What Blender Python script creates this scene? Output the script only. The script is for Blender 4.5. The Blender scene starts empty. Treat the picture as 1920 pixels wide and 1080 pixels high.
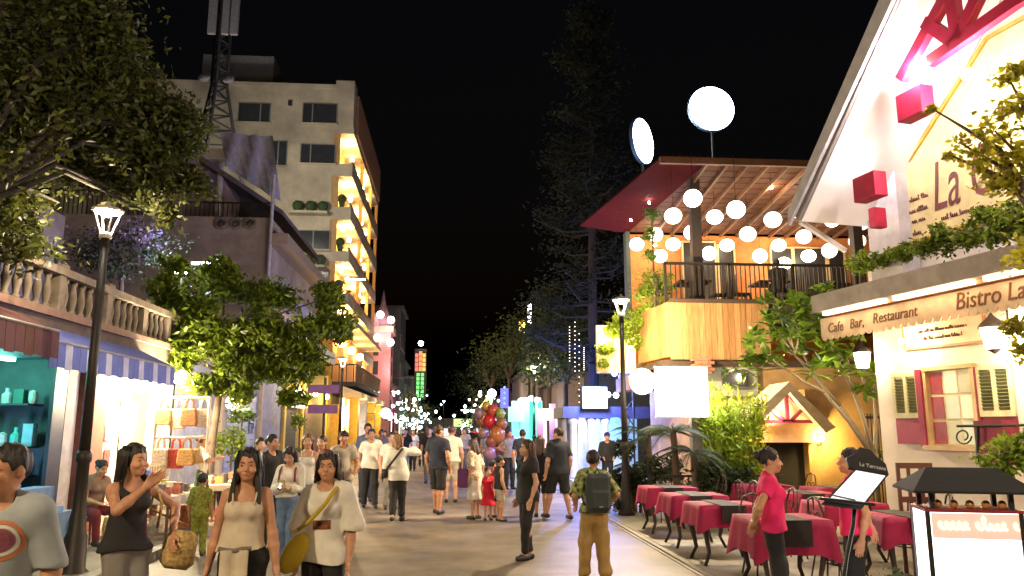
import bpy, math, random
import numpy as np
from mathutils import Vector, Matrix, Euler
random.seed(7); RNG = np.random.default_rng(11)
SC = bpy.context.scene; COL = SC.collection
# ---------------------------------------------------------------- camera
FPX, CAMH = 1450.0, 1.75
PITCH = math.atan(265/FPX); YAW = math.atan(110/FPX*math.cos(PITCH))
cam = bpy.data.objects.new('camera', bpy.data.cameras.new('camera')); COL.objects.link(cam)
cam.location = (0, 0, CAMH); cam.rotation_euler = (math.pi/2+PITCH, 0, -YAW)
cam.data.sensor_width = 36; cam.data.lens = 36*FPX/1920
cam.data.clip_start = .05; cam.data.clip_end = 2500
SC.camera = cam
# ---------------------------------------------------------------- night sky, exposure
W = bpy.data.worlds.new('World'); SC.world = W; W.use_nodes = True
wn = W.node_tree; bg = wn.nodes['Background']
sky = wn.nodes.new('ShaderNodeTexSky'); sky.sky_type = 'NISHITA'; sky.sun_disc = False
sky.sun_elevation = math.radians(-3); sky.sun_rotation = math.radians(200)
wn.links.new(sky.outputs[0], bg.inputs[0]); bg.inputs[1].default_value = .026
SC.view_settings.view_transform = 'Standard'; SC.view_settings.look = 'None'
SC.view_settings.gamma = 1; SC.view_settings.exposure = .6; SC.view_settings.use_curve_mapping = False
SC.render.engine = 'CYCLES'
SC.cycles.use_denoising = True; SC.cycles.max_bounces = 5; SC.cycles.diffuse_bounces = 3
SC.cycles.glossy_bounces = 2; SC.cycles.transmission_bounces = 3; SC.cycles.transparent_max_bounces = 8
SC.cycles.sample_clamp_indirect = 4; SC.cycles.caustics_reflective = False; SC.cycles.caustics_refractive = False
SC.cycles.use_light_tree = True
# ---------------------------------------------------------------- pixel -> place
def _ray(x, y):
    a, b = (x-960)/FPX, (540-y)/FPX
    r = Vector((math.cos(YAW), -math.sin(YAW), 0)); h = Vector((math.sin(YAW), math.cos(YAW), 0)); z = Vector((0, 0, 1))
    return h*math.cos(PITCH)+z*math.sin(PITCH) + r*a + (z*math.cos(PITCH)-h*math.sin(PITCH))*b
C0 = Vector((0, 0, CAMH))
def P(x, y, Y): d = _ray(x, y); return C0+d*(Y/d.y)
def PX(x, y, X): d = _ray(x, y); return C0+d*(X/d.x)
def G(x, y, z=0): d = _ray(x, y); return C0+d*((z-CAMH)/d.z)
# ---------------------------------------------------------------- materials
MATS = {}
def M(name, col=(.5,.5,.5), rough=.6, metal=0., var=.12, scale=6., bump=.08, bscale=45., emit=0., ecol=None, leaf=False, stretch=None, dirt=0., spec=.5):
    if name in MATS: return MATS[name]
    m = bpy.data.materials.new(name); m.use_nodes = True; nt = m.node_tree; N = nt.nodes; L = nt.links
    b = N['Principled BSDF']; b.inputs['Roughness'].default_value = rough; b.inputs['Metallic'].default_value = metal; b.inputs['Specular IOR Level'].default_value = spec
    tc = N.new('ShaderNodeTexCoord'); src = tc.outputs['Object']
    if stretch:
        mp = N.new('ShaderNodeMapping'); mp.inputs['Scale'].default_value = stretch; L.new(src, mp.inputs[0]); src = mp.outputs[0]
    nz = N.new('ShaderNodeTexNoise'); nz.inputs['Scale'].default_value = scale; nz.inputs['Detail'].default_value = 5
    L.new(src, nz.inputs['Vector'])
    fac = nz.outputs['Fac']
    if leaf:
        ge = N.new('ShaderNodeNewGeometry'); mth = N.new('ShaderNodeMath'); mth.operation = 'MULTIPLY_ADD'
        L.new(ge.outputs['Random Per Island'], mth.inputs[0]); mth.inputs[1].default_value = .7
        m2 = N.new('ShaderNodeMath'); m2.operation = 'MULTIPLY'; L.new(nz.outputs['Fac'], m2.inputs[0]); m2.inputs[1].default_value = .3
        L.new(m2.outputs[0], mth.inputs[2]); fac = mth.outputs[0]
    cr = N.new('ShaderNodeValToRGB'); L.new(fac, cr.inputs[0])
    lo = [max(0, c*(1-var)) for c in col[:3]]+[1]; hi = [min(1, c*(1+var)) for c in col[:3]]+[1]
    cr.color_ramp.elements[0].color = lo; cr.color_ramp.elements[1].color = hi
    cr.color_ramp.elements[0].position = .2 if leaf else .35; cr.color_ramp.elements[1].position = .8 if leaf else .65
    out = cr.outputs[0]
    if dirt:
        n2 = N.new('ShaderNodeTexNoise'); n2.inputs['Scale'].default_value = scale*.22; n2.inputs['Detail'].default_value = 8; n2.inputs['Roughness'].default_value = .7
        L.new(tc.outputs['Object'], n2.inputs['Vector'])
        r2 = N.new('ShaderNodeValToRGB'); r2.color_ramp.elements[0].position = .42; r2.color_ramp.elements[1].position = .62
        r2.color_ramp.elements[0].color = (1-dirt,)*3+(1,); r2.color_ramp.elements[1].color = (1, 1, 1, 1); L.new(n2.outputs['Fac'], r2.inputs[0])
        mx = N.new('ShaderNodeMix'); mx.data_type = 'RGBA'; mx.blend_type = 'MULTIPLY'; mx.inputs[0].default_value = 1
        L.new(out, mx.inputs[6]); L.new(r2.outputs[0], mx.inputs[7]); out = mx.outputs[2]
    L.new(out, b.inputs['Base Color'])
    if bump:
        n3 = N.new('ShaderNodeTexNoise'); n3.inputs['Scale'].default_value = bscale; n3.inputs['Detail'].default_value = 4; L.new(src, n3.inputs['Vector'])
        bp = N.new('ShaderNodeBump'); bp.inputs['Strength'].default_value = bump*4 if bump < .25 else 1; bp.inputs['Distance'].default_value = .01
        L.new(n3.outputs['Fac'], bp.inputs['Height']); L.new(bp.outputs[0], b.inputs['Normal'])
    if emit:
        b.inputs['Emission Color'].default_value = tuple(ecol or col)[:3]+(1,); b.inputs['Emission Strength'].default_value = emit
    if leaf:
        tr = N.new('ShaderNodeBsdfTranslucent'); ms = N.new('ShaderNodeMixShader'); ms.inputs[0].default_value = .45
        L.new(out, tr.inputs[0]); L.new(b.outputs[0], ms.inputs[1]); L.new(tr.outputs[0], ms.inputs[2])
        L.new(ms.outputs[0], N['Material Output'].inputs[0])
    MATS[name] = m; return m
def EM(name, col=None, s=1): return MATS.get(name) or M(name, (.3, .3, .3), .5, bump=0, emit=s, ecol=col)
def glass(name, col=(.9,.95,1), rough=.05, alpha=.25):
    if name in MATS: return MATS[name]
    m = M(name, col, rough, bump=0); b = m.node_tree.nodes['Principled BSDF']; b.inputs['Alpha'].default_value = alpha; return m
# ---------------------------------------------------------------- mesh builder
OFF = {}
class MB:
    def __init__(s): s.v = []; s.f = []
    def add(s, vs, fs):
        n = len(s.v); s.v += [tuple(v) for v in vs]; s.f += [tuple(i+n for i in f) for f in fs]; return s
    def box(s, x0, y0, z0, x1, y1, z1):
        return s.add([(x,y,z) for z in (z0,z1) for y in (y0,y1) for x in (x0,x1)],
              [(0,2,3,1),(4,5,7,6),(0,1,5,4),(2,6,7,3),(0,4,6,2),(1,3,7,5)])
    def obox(s, c, size, R=None):
        R = R or Matrix.Identity(3); c = Vector(c); h = Vector(size)/2
        return s.add([c+R@Vector((x*h.x,y*h.y,z*h.z)) for z in (-1,1) for y in (-1,1) for x in (-1,1)],
              [(0,2,3,1),(4,5,7,6),(0,1,5,4),(2,6,7,3),(0,4,6,2),(1,3,7,5)])
    def bar(s, a, b, w, h=None, up=(0,0,1)):
        a, b = Vector(a), Vector(b); d = (b-a); L = d.length; d.normalize(); u = Vector(up)
        if abs(d.dot(u)) > .98: u = Vector((0,1,0)) if abs(d.y) < .9 else Vector((1,0,0))
        x = d.cross(u).normalized(); y = x.cross(d)
        return s.obox((a+b)/2, (w, L, h or w), Matrix((x, d, y)).transposed())
    def tube(s, pts, r, n=8, cap=True):
        pts = [Vector(p) for p in pts]; k = len(pts); rs = r if isinstance(r, (list, tuple)) else [r]*k
        vs = []; pu = None
        for i, p in enumerate(pts):
            d = (pts[min(i+1,k-1)]-pts[max(i-1,0)]).normalized()
            if pu is None: pu = Vector((0,0,1)) if abs(d.z) < .9 else Vector((1,0,0))
            x = d.cross(pu)
            x = x.normalized() if x.length > 1e-4 else Vector((1,0,0)); y = x.cross(d); pu = y
            vs += [p+(x*math.cos(2*math.pi*j/n)+y*math.sin(2*math.pi*j/n))*rs[i] for j in range(n)]
        fs = [(i*n+j, i*n+(j+1)%n, (i+1)*n+(j+1)%n, (i+1)*n+j) for i in range(k-1) for j in range(n)]
        if cap: fs += [tuple(range(n-1,-1,-1)), tuple(range((k-1)*n, k*n))]
        return s.add(vs, fs)
    def lathe(s, c, prof, n=16, a0=0, a1=2*math.pi):
        c = Vector(c); k = len(prof); full = abs(a1-a0-2*math.pi) < 1e-6
        vs = [c+Vector((r*math.cos(a0+(a1-a0)*j/n), r*math.sin(a0+(a1-a0)*j/n), z)) for r, z in prof for j in range(n if full else n+1)]
        m = n if full else n+1
        fs = [(i*m+j, i*m+(j+1)%m, (i+1)*m+(j+1)%m, (i+1)*m+j) for i in range(k-1) for j in range(n)]
        if full: fs += [tuple(range(m-1,-1,-1)), tuple(range((k-1)*m, k*m))]
        return s.add(vs, fs)
    def ball(s, c, r, nu=14, nv=8, R=None):
        r = (r,)*3 if not isinstance(r, (tuple, list)) else r; c = Vector(c); R = R or Matrix.Identity(3)
        vs = [c+R@Vector((0,0,-r[2]))]
        for i in range(1, nv):
            t = math.pi*i/nv-math.pi/2
            vs += [c+R@Vector((r[0]*math.cos(t)*math.cos(2*math.pi*j/nu), r[1]*math.cos(t)*math.sin(2*math.pi*j/nu), r[2]*math.sin(t))) for j in range(nu)]
        vs.append(c+R@Vector((0,0,r[2]))); e = len(vs)-1
        fs = [(0, 1+(j+1)%nu, 1+j) for j in range(nu)]
        for i in range(nv-2): fs += [(1+i*nu+j, 1+i*nu+(j+1)%nu, 1+(i+1)*nu+(j+1)%nu, 1+(i+1)*nu+j) for j in range(nu)]
        fs += [(e, 1+(nv-2)*nu+j, 1+(nv-2)*nu+(j+1)%nu) for j in range(nu)]
        return s.add(vs, fs)
    def prism(s, poly, vec):
        n = len(poly); p = [Vector(q) for q in poly]; vec = Vector(vec)
        return s.add(p+[q+vec for q in p], [tuple(range(n-1,-1,-1)), tuple(range(n,2*n))]+[(i,(i+1)%n,n+(i+1)%n,n+i) for i in range(n)])
    def quad(s, a, b, c, d): return s.add([a,b,c,d], [(0,1,2,3)])
    def build(s, name, mat, parent=None, smooth=False, bevel=0, local=False):
        me = bpy.data.meshes.new(name); off = OFF.get(parent.name, Vector((0,0,0))) if parent and not local else Vector((0,0,0))
        me.from_pydata([tuple(Vector(v)-off) for v in s.v], [], s.f)
        import bmesh
        b = bmesh.new(); b.from_mesh(me); bmesh.ops.recalc_face_normals(b, faces=b.faces)
        if bevel: bmesh.ops.bevel(b, geom=list(b.edges), offset=bevel, segments=1, affect='EDGES', clamp_overlap=True)
        b.to_mesh(me); b.free()
        if smooth: me.polygons.foreach_set('use_smooth', [True]*len(me.polygons))
        return link(name, me, mat, parent)
def link(name, me, mat, parent=None, loc=None, rot=None):
    if mat and not me.materials: me.materials.append(mat)
    o = bpy.data.objects.new(name, me); COL.objects.link(o)
    if parent: o.parent = parent; OFF[o.name] = OFF.get(parent.name, Vector((0,0,0)))
    if loc is not None: o.location = loc
    if rot is not None: o.rotation_euler = rot
    return o
def npmesh(name, V, Fq, mat, parent=None, smooth=False, tri=False, keep_off=True):
    V = np.asarray(V, np.float32)
    if parent is not None and keep_off: V = V-np.array(OFF.get(parent.name, (0,0,0)), np.float32)
    k = 3 if tri else 4; me = bpy.data.meshes.new(name); Fq = np.asarray(Fq, np.int32)
    me.vertices.add(len(V)); me.vertices.foreach_set('co', V.ravel())
    me.loops.add(Fq.size); me.loops.foreach_set('vertex_index', Fq.ravel())
    me.polygons.add(len(Fq)); me.polygons.foreach_set('loop_start', np.arange(0, Fq.size, k, dtype=np.int32))
    if smooth: me.polygons.foreach_set('use_smooth', np.ones(len(Fq), bool))
    me.update(calc_edges=True); me.validate()
    return link(name, me, mat, parent)
def tag(o, label=None, cat=None, group=None, kind=None):
    if label: o['label'] = label
    if cat: o['category'] = cat
    if group: o['group'] = group
    if kind: o['kind'] = kind
    return o
def thing(name, label, cat, loc=(0,0,0), group=None, rz=0):
    o = bpy.data.objects.new(name, None); COL.objects.link(o); o.location = loc; o.rotation_euler = (0,0,rz)
    OFF[o.name] = Vector(loc); return tag(o, label, cat, group)
def struct(o): o['kind'] = 'structure'; return o
def kids(o): return [c for c in bpy.data.objects if c.parent == o]
def dup(o, loc=None, rz=None, label=None, parent=None, cache={}):
    if o.name not in cache: cache[o.name] = [(c, kids(c)) for c in kids(o)]
    r = o.copy(); COL.objects.link(r)
    if loc is not None: r.location = loc
    if rz is not None: r.rotation_euler = (0,0,rz)
    if label: r['label'] = label
    for c, gs in cache[o.name]:
        d = c.copy(); COL.objects.link(d); d.parent = r
        for g in gs:
            e = g.copy(); COL.objects.link(e); e.parent = d
    return r
def lamp(name, loc, power, col=(1,.74,.46), r=.08, parent=None, kind='POINT', size=None, rot=None, spot=None):
    l = bpy.data.lights.new(name, kind); l.energy = power; l.color = col
    if kind == 'AREA':
        l.shape = 'RECTANGLE'; l.size, l.size_y = size
    else: l.shadow_soft_size = r
    if spot: l.spot_size = spot; l.spot_blend = .6
    o = bpy.data.objects.new(name, l); COL.objects.link(o)
    off = OFF.get(parent.name, Vector((0,0,0))) if parent else Vector((0,0,0))
    o.location = Vector(loc)-off
    if rot: o.rotation_euler = rot
    if parent: o.parent = parent
    return o
def text(body, size, mat, parent, loc, R, name='lettering', extrude=.004, shear=0, align='CENTER', sx=1.):
    c = bpy.data.curves.new(name, 'FONT'); c.body = body; c.size = size; c.extrude = extrude; c.shear = shear
    c.align_x = align; c.align_y = 'CENTER'; c.resolution_u = 3
    tmp = bpy.data.objects.new(name, c); COL.objects.link(tmp); dg = bpy.context.evaluated_depsgraph_get()
    me = bpy.data.meshes.new_from_object(tmp.evaluated_get(dg)); bpy.data.objects.remove(tmp); me.materials.clear()
    o = link(name, me, mat, parent); off = OFF.get(parent.name, Vector((0,0,0)))
    m = R.to_4x4() @ Matrix.Diagonal((sx,1,1,1)); m.translation = Vector(loc)-off; o.matrix_local = m; return o
def frame(xdir, ydir):
    x = Vector(xdir).normalized(); z = x.cross(Vector(ydir)).normalized(); y = z.cross(x); return Matrix((x,y,z)).transposed()
ORD = ['first','second','third','fourth','fifth','sixth','seventh','eighth','ninth','tenth','eleventh','twelfth','thirteenth','fourteenth']
R_LEFT = frame((0,1,0), (0,0,1))      # faces +x : reads along +Y   (left facades seen from the street)
R_RIGHT = frame((0,-1,0), (0,0,1))    # faces -x
R_CAM = frame((1,0,0), (0,0,1))       # faces -y : reads along +X
# ---------------------------------------------------------------- foliage
def leaves(name, cs, mat, parent, size=(.06,.12), n_each=1, spread=.0, droop=.3, aspect=.5, seed=0, fold=True):
    """cs: (n,3) leaf centres -> one mesh of folded leaf blades"""
    g = np.random.default_rng(seed); C = np.repeat(np.asarray(cs, float), n_each, 0)
    if spread: C = C+g.normal(0, spread, C.shape)
    n = len(C); az = g.uniform(0, 2*np.pi, n); pi = g.normal(-droop, .5, n); L = size[0]*.8+(size[1]*1.15-size[0]*.8)*g.beta(2,2.4,n)
    d = np.stack([np.cos(az)*np.cos(pi), np.sin(az)*np.cos(pi), np.sin(pi)], 1)
    t = g.normal(0, 1, (n,3)); s = np.cross(d, t); s /= np.linalg.norm(s, axis=1)[:,None]+1e-9; u = np.cross(s, d)
    l = L[:,None]; w = l*aspect*.5
    a = C-d*l*.5; b = C+d*l*.5; m1 = C+s*w+u*w*.35-d*l*.05; m2 = C-s*w+u*w*.35-d*l*.05
    V = np.stack([a, m1, b, m2], 1).reshape(-1,3); i = np.arange(n)*4
    T = np.concatenate([np.stack([i,i+1,i+2],1), np.stack([i,i+2,i+3],1)])
    return npmesh(name, V, T, mat, parent, tri=True)
def clumps(c, r, n, seed, hollow=.55, n_cl=30, cr=.35):
    """uneven cloud of points: clump centres on the shell of an ellipsoid, points spread round each"""
    g = np.random.default_rng(seed); d = g.normal(0,1,(n_cl,3)); d /= np.linalg.norm(d,axis=1)[:,None]
    cc = np.array(c)+d*np.array(r)*g.uniform(hollow,1,(n_cl,1))
    k = g.integers(0, n_cl, n); w = g.uniform(.5,1.3,n_cl)*cr
    return cc[k]+g.normal(0,1,(n,3))*(w[k]*np.array(r).mean())[:,None]*np.array((1,1,.75)), cc
# ---------------------------------------------------------------- people: one continuous skin surface, clothes as children
A3 = lambda *a: np.array(a, float)
class Field:
    def __init__(s, lo, hi, h):
        s.lo = np.array(lo, float); s.h = h; s.n = np.ceil((np.array(hi)-s.lo)/h).astype(int)+1
        s.F = np.full(s.n, .5, np.float32); s.ax = [s.lo[i]+h*np.arange(s.n[i]) for i in range(3)]
    def sl(s, lo, hi):
        a = np.clip(np.floor((lo-s.lo)/s.h).astype(int), 0, s.n); b = np.clip(np.ceil((hi-s.lo)/s.h).astype(int)+1, 0, s.n)
        S = tuple(slice(a[i], b[i]) for i in range(3))
        return S, (s.ax[0][S[0]][:,None,None], s.ax[1][S[1]][None,:,None], s.ax[2][S[2]][None,None,:])
    def put(s, S, d, k, mode='u'):
        F = s.F[S]
        if F.size == 0: return
        if mode == 'c': d = -d; a = np.maximum(F, d); h = np.maximum(k-np.abs(F-d), 0)/k; s.F[S] = a+h*h*k*.25
        else: a = np.minimum(F, d); h = np.maximum(k-np.abs(F-d), 0)/k; s.F[S] = a-h*h*k*.25
    def rc(s, a, b, ra, rb, k=.03, ys=1., mode='u'):
        a = A3(*a); b = A3(*b); m = max(ra, rb)+k+2*s.h
        S, (X,Y,Z) = s.sl(np.minimum(a,b)-m, np.maximum(a,b)+m)
        ba = b-a; q = 1/ys; bb = ba[0]**2+(ba[1]*q)**2+ba[2]**2+1e-12
        px, py, pz = X-a[0], (Y-a[1])*q, Z-a[2]
        t = np.clip((px*ba[0]+py*ba[1]*q+pz*ba[2])/bb, 0, 1)
        d = np.sqrt((px-t*ba[0])**2+(py-t*ba[1]*q)**2+(pz-t*ba[2])**2)-(ra+(rb-ra)*t)
        s.put(S, d*(ys if ys < 1 else 1), k, mode)
    def el(s, c, r, k=.02, R=None, mode='u'):
        c = A3(*c); r = A3(*r); m = r.max()+k+2*s.h; S, (X,Y,Z) = s.sl(c-m, c+m)
        p = np.stack(np.broadcast_arrays(X-c[0], Y-c[1], Z-c[2]), -1)
        if R is not None: p = p@R
        q = np.sqrt((p/r)**2).astype(float); n = np.sqrt((q**2).sum(-1)); g = np.sqrt(((p/r**2)**2).sum(-1))+1e-9
        s.put(S, n*(n-1)/g, k, mode)
    def plane(s, n, d, k=.004):   # keep n.p < d
        X,Y,Z = s.ax[0][:,None,None], s.ax[1][None,:,None], s.ax[2][None,None,:]
        s.F = np.maximum(s.F, (n[0]*X+n[1]*Y+n[2]*Z-d).astype(np.float32))
    def wave(s, amp, seed=0, f=(22,22,9)):
        g = np.random.default_rng(seed); X,Y,Z = s.ax[0][:,None,None], s.ax[1][None,:,None], s.ax[2][None,None,:]
        w = 0
        for _ in range(4):
            v = g.normal(0,1,3)*f; w = w+np.sin(v[0]*X+v[1]*Y+v[2]*Z+g.uniform(0,6))
        s.F = (s.F+amp*.5*w).astype(np.float32)
    def mesh(s):
        F = s.F; I = F < 0; nx, ny, nz = F.shape
        c = np.zeros((nx-1,ny-1,nz-1), np.int8)
        for i in (0,1):
            for j in (0,1):
                for k in (0,1): c += I[i:nx-1+i, j:ny-1+j, k:nz-1+k]
        act = np.argwhere((c > 0)&(c < 8))
        if len(act) == 0: return np.zeros((0,3)), np.zeros((0,4),int)
        idx = -np.ones(c.shape, np.int32); idx[tuple(act.T)] = np.arange(len(act))
        cor = [(i,j,k) for i in (0,1) for j in (0,1) for k in (0,1)]
        val = np.stack([F[act[:,0]+i, act[:,1]+j, act[:,2]+k] for i,j,k in cor], 1)
        acc = np.zeros((len(act),3)); cnt = np.zeros(len(act))
        for a in range(8):
            for b in range(a+1, 8):
                if sum(abs(cor[a][q]-cor[b][q]) for q in range(3)) == 1:
                    va, vb = val[:,a], val[:,b]; m = (va < 0) != (vb < 0); t = np.where(m, va/(va-vb+1e-12), 0)
                    p = np.array(cor[a])+(np.array(cor[b])-np.array(cor[a]))*t[:,None]; acc += p*m[:,None]; cnt += m
        V = s.lo+(act+acc/cnt[:,None])*s.h
        Q = []
        for ax in range(3):
            sl0 = [slice(None)]*3; sl1 = [slice(None)]*3; sl0[ax] = slice(0,-1); sl1[ax] = slice(1,None)
            e = np.argwhere(I[tuple(sl0)] != I[tuple(sl1)]); o1, o2 = (ax+1)%3, (ax+2)%3
            e = e[(e[:,o1] > 0)&(e[:,o2] > 0)&(e[:,o1] < F.shape[o1]-1)&(e[:,o2] < F.shape[o2]-1)]
            ins = I[tuple(e.T)]; q = []
            for d1, d2 in ((1,1),(0,1),(0,0),(1,0)):
                w = e.copy(); w[:,o1] -= d1; w[:,o2] -= d2; q.append(idx[tuple(w.T)])
            q = np.stack(q,1); q[~ins] = q[~ins][:,::-1]; Q.append(q)
        return V, np.concatenate(Q)
def rotm(yaw, pitch, roll=0): return np.array(Euler((pitch, roll, yaw)).to_matrix())
def ik(a, b, l1, l2, pole):
    a, b, pole = A3(*a), A3(*b), A3(*pole); d = b-a; L = min(np.linalg.norm(d), (l1+l2)*.999); u = d/np.linalg.norm(d); b = a+u*L
    x = (l1*l1-l2*l2+L*L)/(2*L); h = math.sqrt(max(l1*l1-x*x, 0)); p = pole-u*np.dot(pole,u); n = np.linalg.norm(p); p = p/n if n > 1e-6 else A3(0,-1,0)
    return a+u*x+p*h, b
SKIN = {'fair': (.60,.33,.22), 'tan': (.46,.22,.12), 'warm': (.56,.28,.165)}
def person(label, loc, rz=0, H=1.65, sex='f', vox=.011, skin='warm', top=None, bottom=None, hair=None, shoes=(.03,.03,.03), cap=None,
           hands=None, feet=None, head=(0,0), lean=0., fat=1., sit=None, group=None, face=True, hsc=1., extra=None):
    """local frame: faces -y, own right hand at -x. hands = {'L':(x,y,z) wrist, 'R':...} at H=1.7; feet = {'L':(x,y,z)}"""
    f = sex == 'f'; hands = hands or {}; feet = feet or {}
    root = thing('person', label, 'person', loc, group, rz); root.scale = (H/1.7,)*3; OFF[root.name] = Vector((0,0,0))
    sh = .142 if f else .172; hw = .075 if f else .08; dz = 0 if sit is None else sit-.90   # sit: height of the hip joint
    def up(p):   # lean the trunk forward about the hips
        x,y,z = p; z0 = .92; c, s_ = math.cos(lean), math.sin(lean); yy, zz = y, z-z0
        return (x, yy*c-zz*s_, z0+yy*s_+zz*c+dz) if z > z0 else (x,y,z+dz)
    S = {'L': up((sh,.01,1.37)), 'R': up((-sh,.01,1.37))}; arm = {}
    for q, sg in (('L',1),('R',-1)):
        w = hands.get(q, (sg*(sh+.07), -.04, .86+dz)); pole = hands.get('p'+q, (sg*.35, .6, -.15))
        e, w = ik(S[q], w, .285, .25, pole); arm[q] = (A3(*S[q]), e, w)
    leg = {}
    for q, sg in (('L',1),('R',-1)):
        hp = A3(sg*hw, 0, .90+dz); ft = feet.get(q, (sg*(hw+.02), 0, .085)); k, a = ik(hp, ft, .412, .408, (sg*.12,-1,0) if sit is None else (sg*.3,-1,.6)); leg[q] = (hp, k, a)
    Rh = rotm(head[0], head[1]); hc = A3(*up((0,0,1.50))); hl = rotm(0, lean*.4)
    def hp(x,y,z): return hc+Rh@(A3(x,y,z-1.50)*hsc)
    pts = np.array([*S.values(), *[p for a in arm.values() for p in a], *[p for a in leg.values() for p in a], hp(0,0,1.72)])
    lo = pts.min(0)-A3(.24,.26,.12); hi = pts.max(0)+A3(.24,.24,.12); lo[2] = min(lo[2], -.02)
    def torso(F, o=0., fl=0.):
        F.rc(up((-hw,.0,.915)), up((hw,0,.915)), (.092 if f else .096)*fat+o, (.092 if f else .096)*fat+o, .04, .88)
        F.rc(up((0,0,.95)), up((0,0,1.10)), (.118 if f else .13)*fat+o+fl, (.100 if f else .125)*fat+o, .05, .78)
        F.rc(up((0,0,1.10)), up((0,.01,1.28)), (.100 if f else .125)*fat+o, (.122 if f else .148)*fat+o, .05, .72)
        F.rc(up((-sh+.05,.012,1.345)), up((sh-.05,.012,1.345)), .07+o, .07+o, .05)
        if f:
            for q in (-1,1): F.el(up((q*.060,-.076,1.265)), (.052+o,.046+o,.054+o), .045)
        for q in (-1,1): F.rc(up((0,.02,1.43)), up((q*sh*.85,.014,1.385)), .045+o, .047+o, .03)
    def sleeve(F, q, o, t, flare=0.):
        s0, e, w = arm[q]
        if t <= 1: F.rc(s0, s0+(e-s0)*t, .048+o, .042+o+flare, .025)
        else:
            F.rc(s0, e, .052+o, .044+o, .03); F.rc(e, e+(w-e)*(t-1), .044+o, .034+o+flare, .02)
    def legs(F, o, t, flare=0.):
        for q in 'LR':
            h, k, a = leg[q]
            if t <= 1: F.rc(h, h+(k-h)*t, .082*fat+o, .062+o+flare, .03)
            else: F.rc(h, k, .082*fat+o, .064+o, .03); F.rc(k, k+(a-k)*(t-1), .066+o, .047+o+flare, .02)
    # --- skin
    F = Field(lo, hi, vox); torso(F, -.010 if top else 0.)
    F.rc(up((0,.018,1.39)), hp(0,.005,1.52), .056, .051, .03)
    for q, sg in (('L',1),('R',-1)):
        s0, e, w = arm[q]; m = .004 if not f else -.003
        F.rc(s0, e, .046+m, .038+m, .035); F.rc(e, e+(w-e)*.35, .040+m, .041+m, .02); F.rc(e+(w-e)*.35, w, .041+m, .027+m, .02)
        d = (w-e)/np.linalg.norm(w-e); l = A3(0,-1,0)-d*np.dot(A3(0,-1,0), d)
        if np.linalg.norm(l) < .5: l = A3(-sg,0,0)-d*np.dot(A3(-sg,0,0), d)
        l /= np.linalg.norm(l); nn = np.cross(l, d)*sg      # nn: palm side
        if hands.get('f'+q): l = A3(*hands['f'+q]); l = l-d*np.dot(l,d); l /= np.linalg.norm(l); nn = np.cross(l,d)*sg
        if vox <= .0135:
            fr = max(.0085, vox*.85)
            for i, (o_, ln) in enumerate(((.030,.070),(.010,.080),(-.010,.074),(-.029,.058))):
                kn = w+d*.085+l*o_; F.rc(w+d*.01+l*o_*.5, kn, .019, .0135, .018)
                m_ = kn+d*ln*.5+nn*ln*.10; t_ = m_+d*ln*.42+nn*ln*.34
                F.rc(kn, m_, fr*1.12, fr, .004); F.rc(m_, t_, fr, fr*.85, .004)
            b0 = w+d*.025+l*.022; b1 = b0+d*.035+l*.028+nn*.012; F.rc(b0, b1, .015, .0115, .012); F.rc(b1, b1+d*.034+l*.006+nn*.01, .0115, fr, .004)
        else: F.el(w+d*.08, (.03,.035,.08), .03, np.array(Vector(d).to_track_quat('Z','Y').to_matrix()))
        h, k, a = leg[q]
        F.rc(h, k, .080*fat, .054, .04); F.rc(k, k+(a-k)*.3+A3(0,.012,0), .054, .056, .03); F.rc(k+(a-k)*.3+A3(0,.012,0), a, .056, .036, .03)
        F.rc(a+A3(0,.03,-.045), a+A3(sg*.015,-.13,-.05), .034, .026, .03)
    F.el(hp(0,.008,1.605), A3(.076,.096,.105)*hsc, .02, Rh); F.el(hp(0,-.045,1.535), A3(.054,.058,.056)*hsc, .03, Rh)
    F.el(hp(0,-.078,1.497), A3(.022,.02,.018)*hsc, .03, Rh)
    for q in (-1,1):
        F.el(hp(q*.078,.008,1.58), A3(.012,.024,.034)*hsc, .008, Rh)
        if vox < .014:
            F.el(hp(q*.034,-.103,1.592), A3(.021,.018,.013)*hsc, .012, Rh, 'c'); F.el(hp(q*.042,-.075,1.555), A3(.026,.028,.022)*hsc, .02, Rh)
    if vox < .02:
        F.rc(hp(0,-.092,1.597), hp(0,-.116,1.562), .009, .0145, .014); F.el(hp(0,-.098,1.528), A3(.026,.012,.011)*hsc, .008, Rh)
    V, Q = F.mesh(); body = npmesh('body', V, Q, M('skin_'+skin, SKIN[skin], .48, var=.14, scale=14, bump=.05, bscale=220), root, True)
    sub = lambda name, Fd, mat: (lambda VQ: npmesh(name, VQ[0], VQ[1], mat, root, True) if len(VQ[0]) else None)(Fd.mesh())
    # --- lower clothes
    if bottom:
        t = bottom.get('len', 1.95); o = bottom.get('o', .009); wz = bottom.get('waist', 1.02)
        F = Field((lo[0],lo[1],min(0, lo[2])), (hi[0],hi[1],wz+dz+.06), max(vox,.009))
        F.rc(up((-hw,0,.915)), up((hw,0,.915)), .094*fat+min(o,.010), .094*fat+min(o,.010), .04, .88); F.rc(up((0,0,.93)), up((0,0,1.06)), .118*fat+min(o,.008), .104*fat+min(o,.008), .04, .78)
        if bottom.get('skirt'):
            F.rc((0,0,.90+dz), (0,0,.90-t+dz), .15+o, .15+o+bottom.get('flare',.06), .05, .8); F.plane((0,0,-1), -(.90-t+dz+.02))
        else:
            legs(F, o, t, bottom.get('flare', 0.))
            if t <= 1.2 and sit is None: F.plane((0,0,-1), -min((leg[q][0]+(leg[q][1]-leg[q][0])*min(t,1.)-A3(0,0,max(0,t-1)*.4))[2] for q in 'LR'))
            elif t > 1:
                F.plane((0,0,-1), -min(leg['L'][2][2], leg['R'][2][2])+.03)
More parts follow.
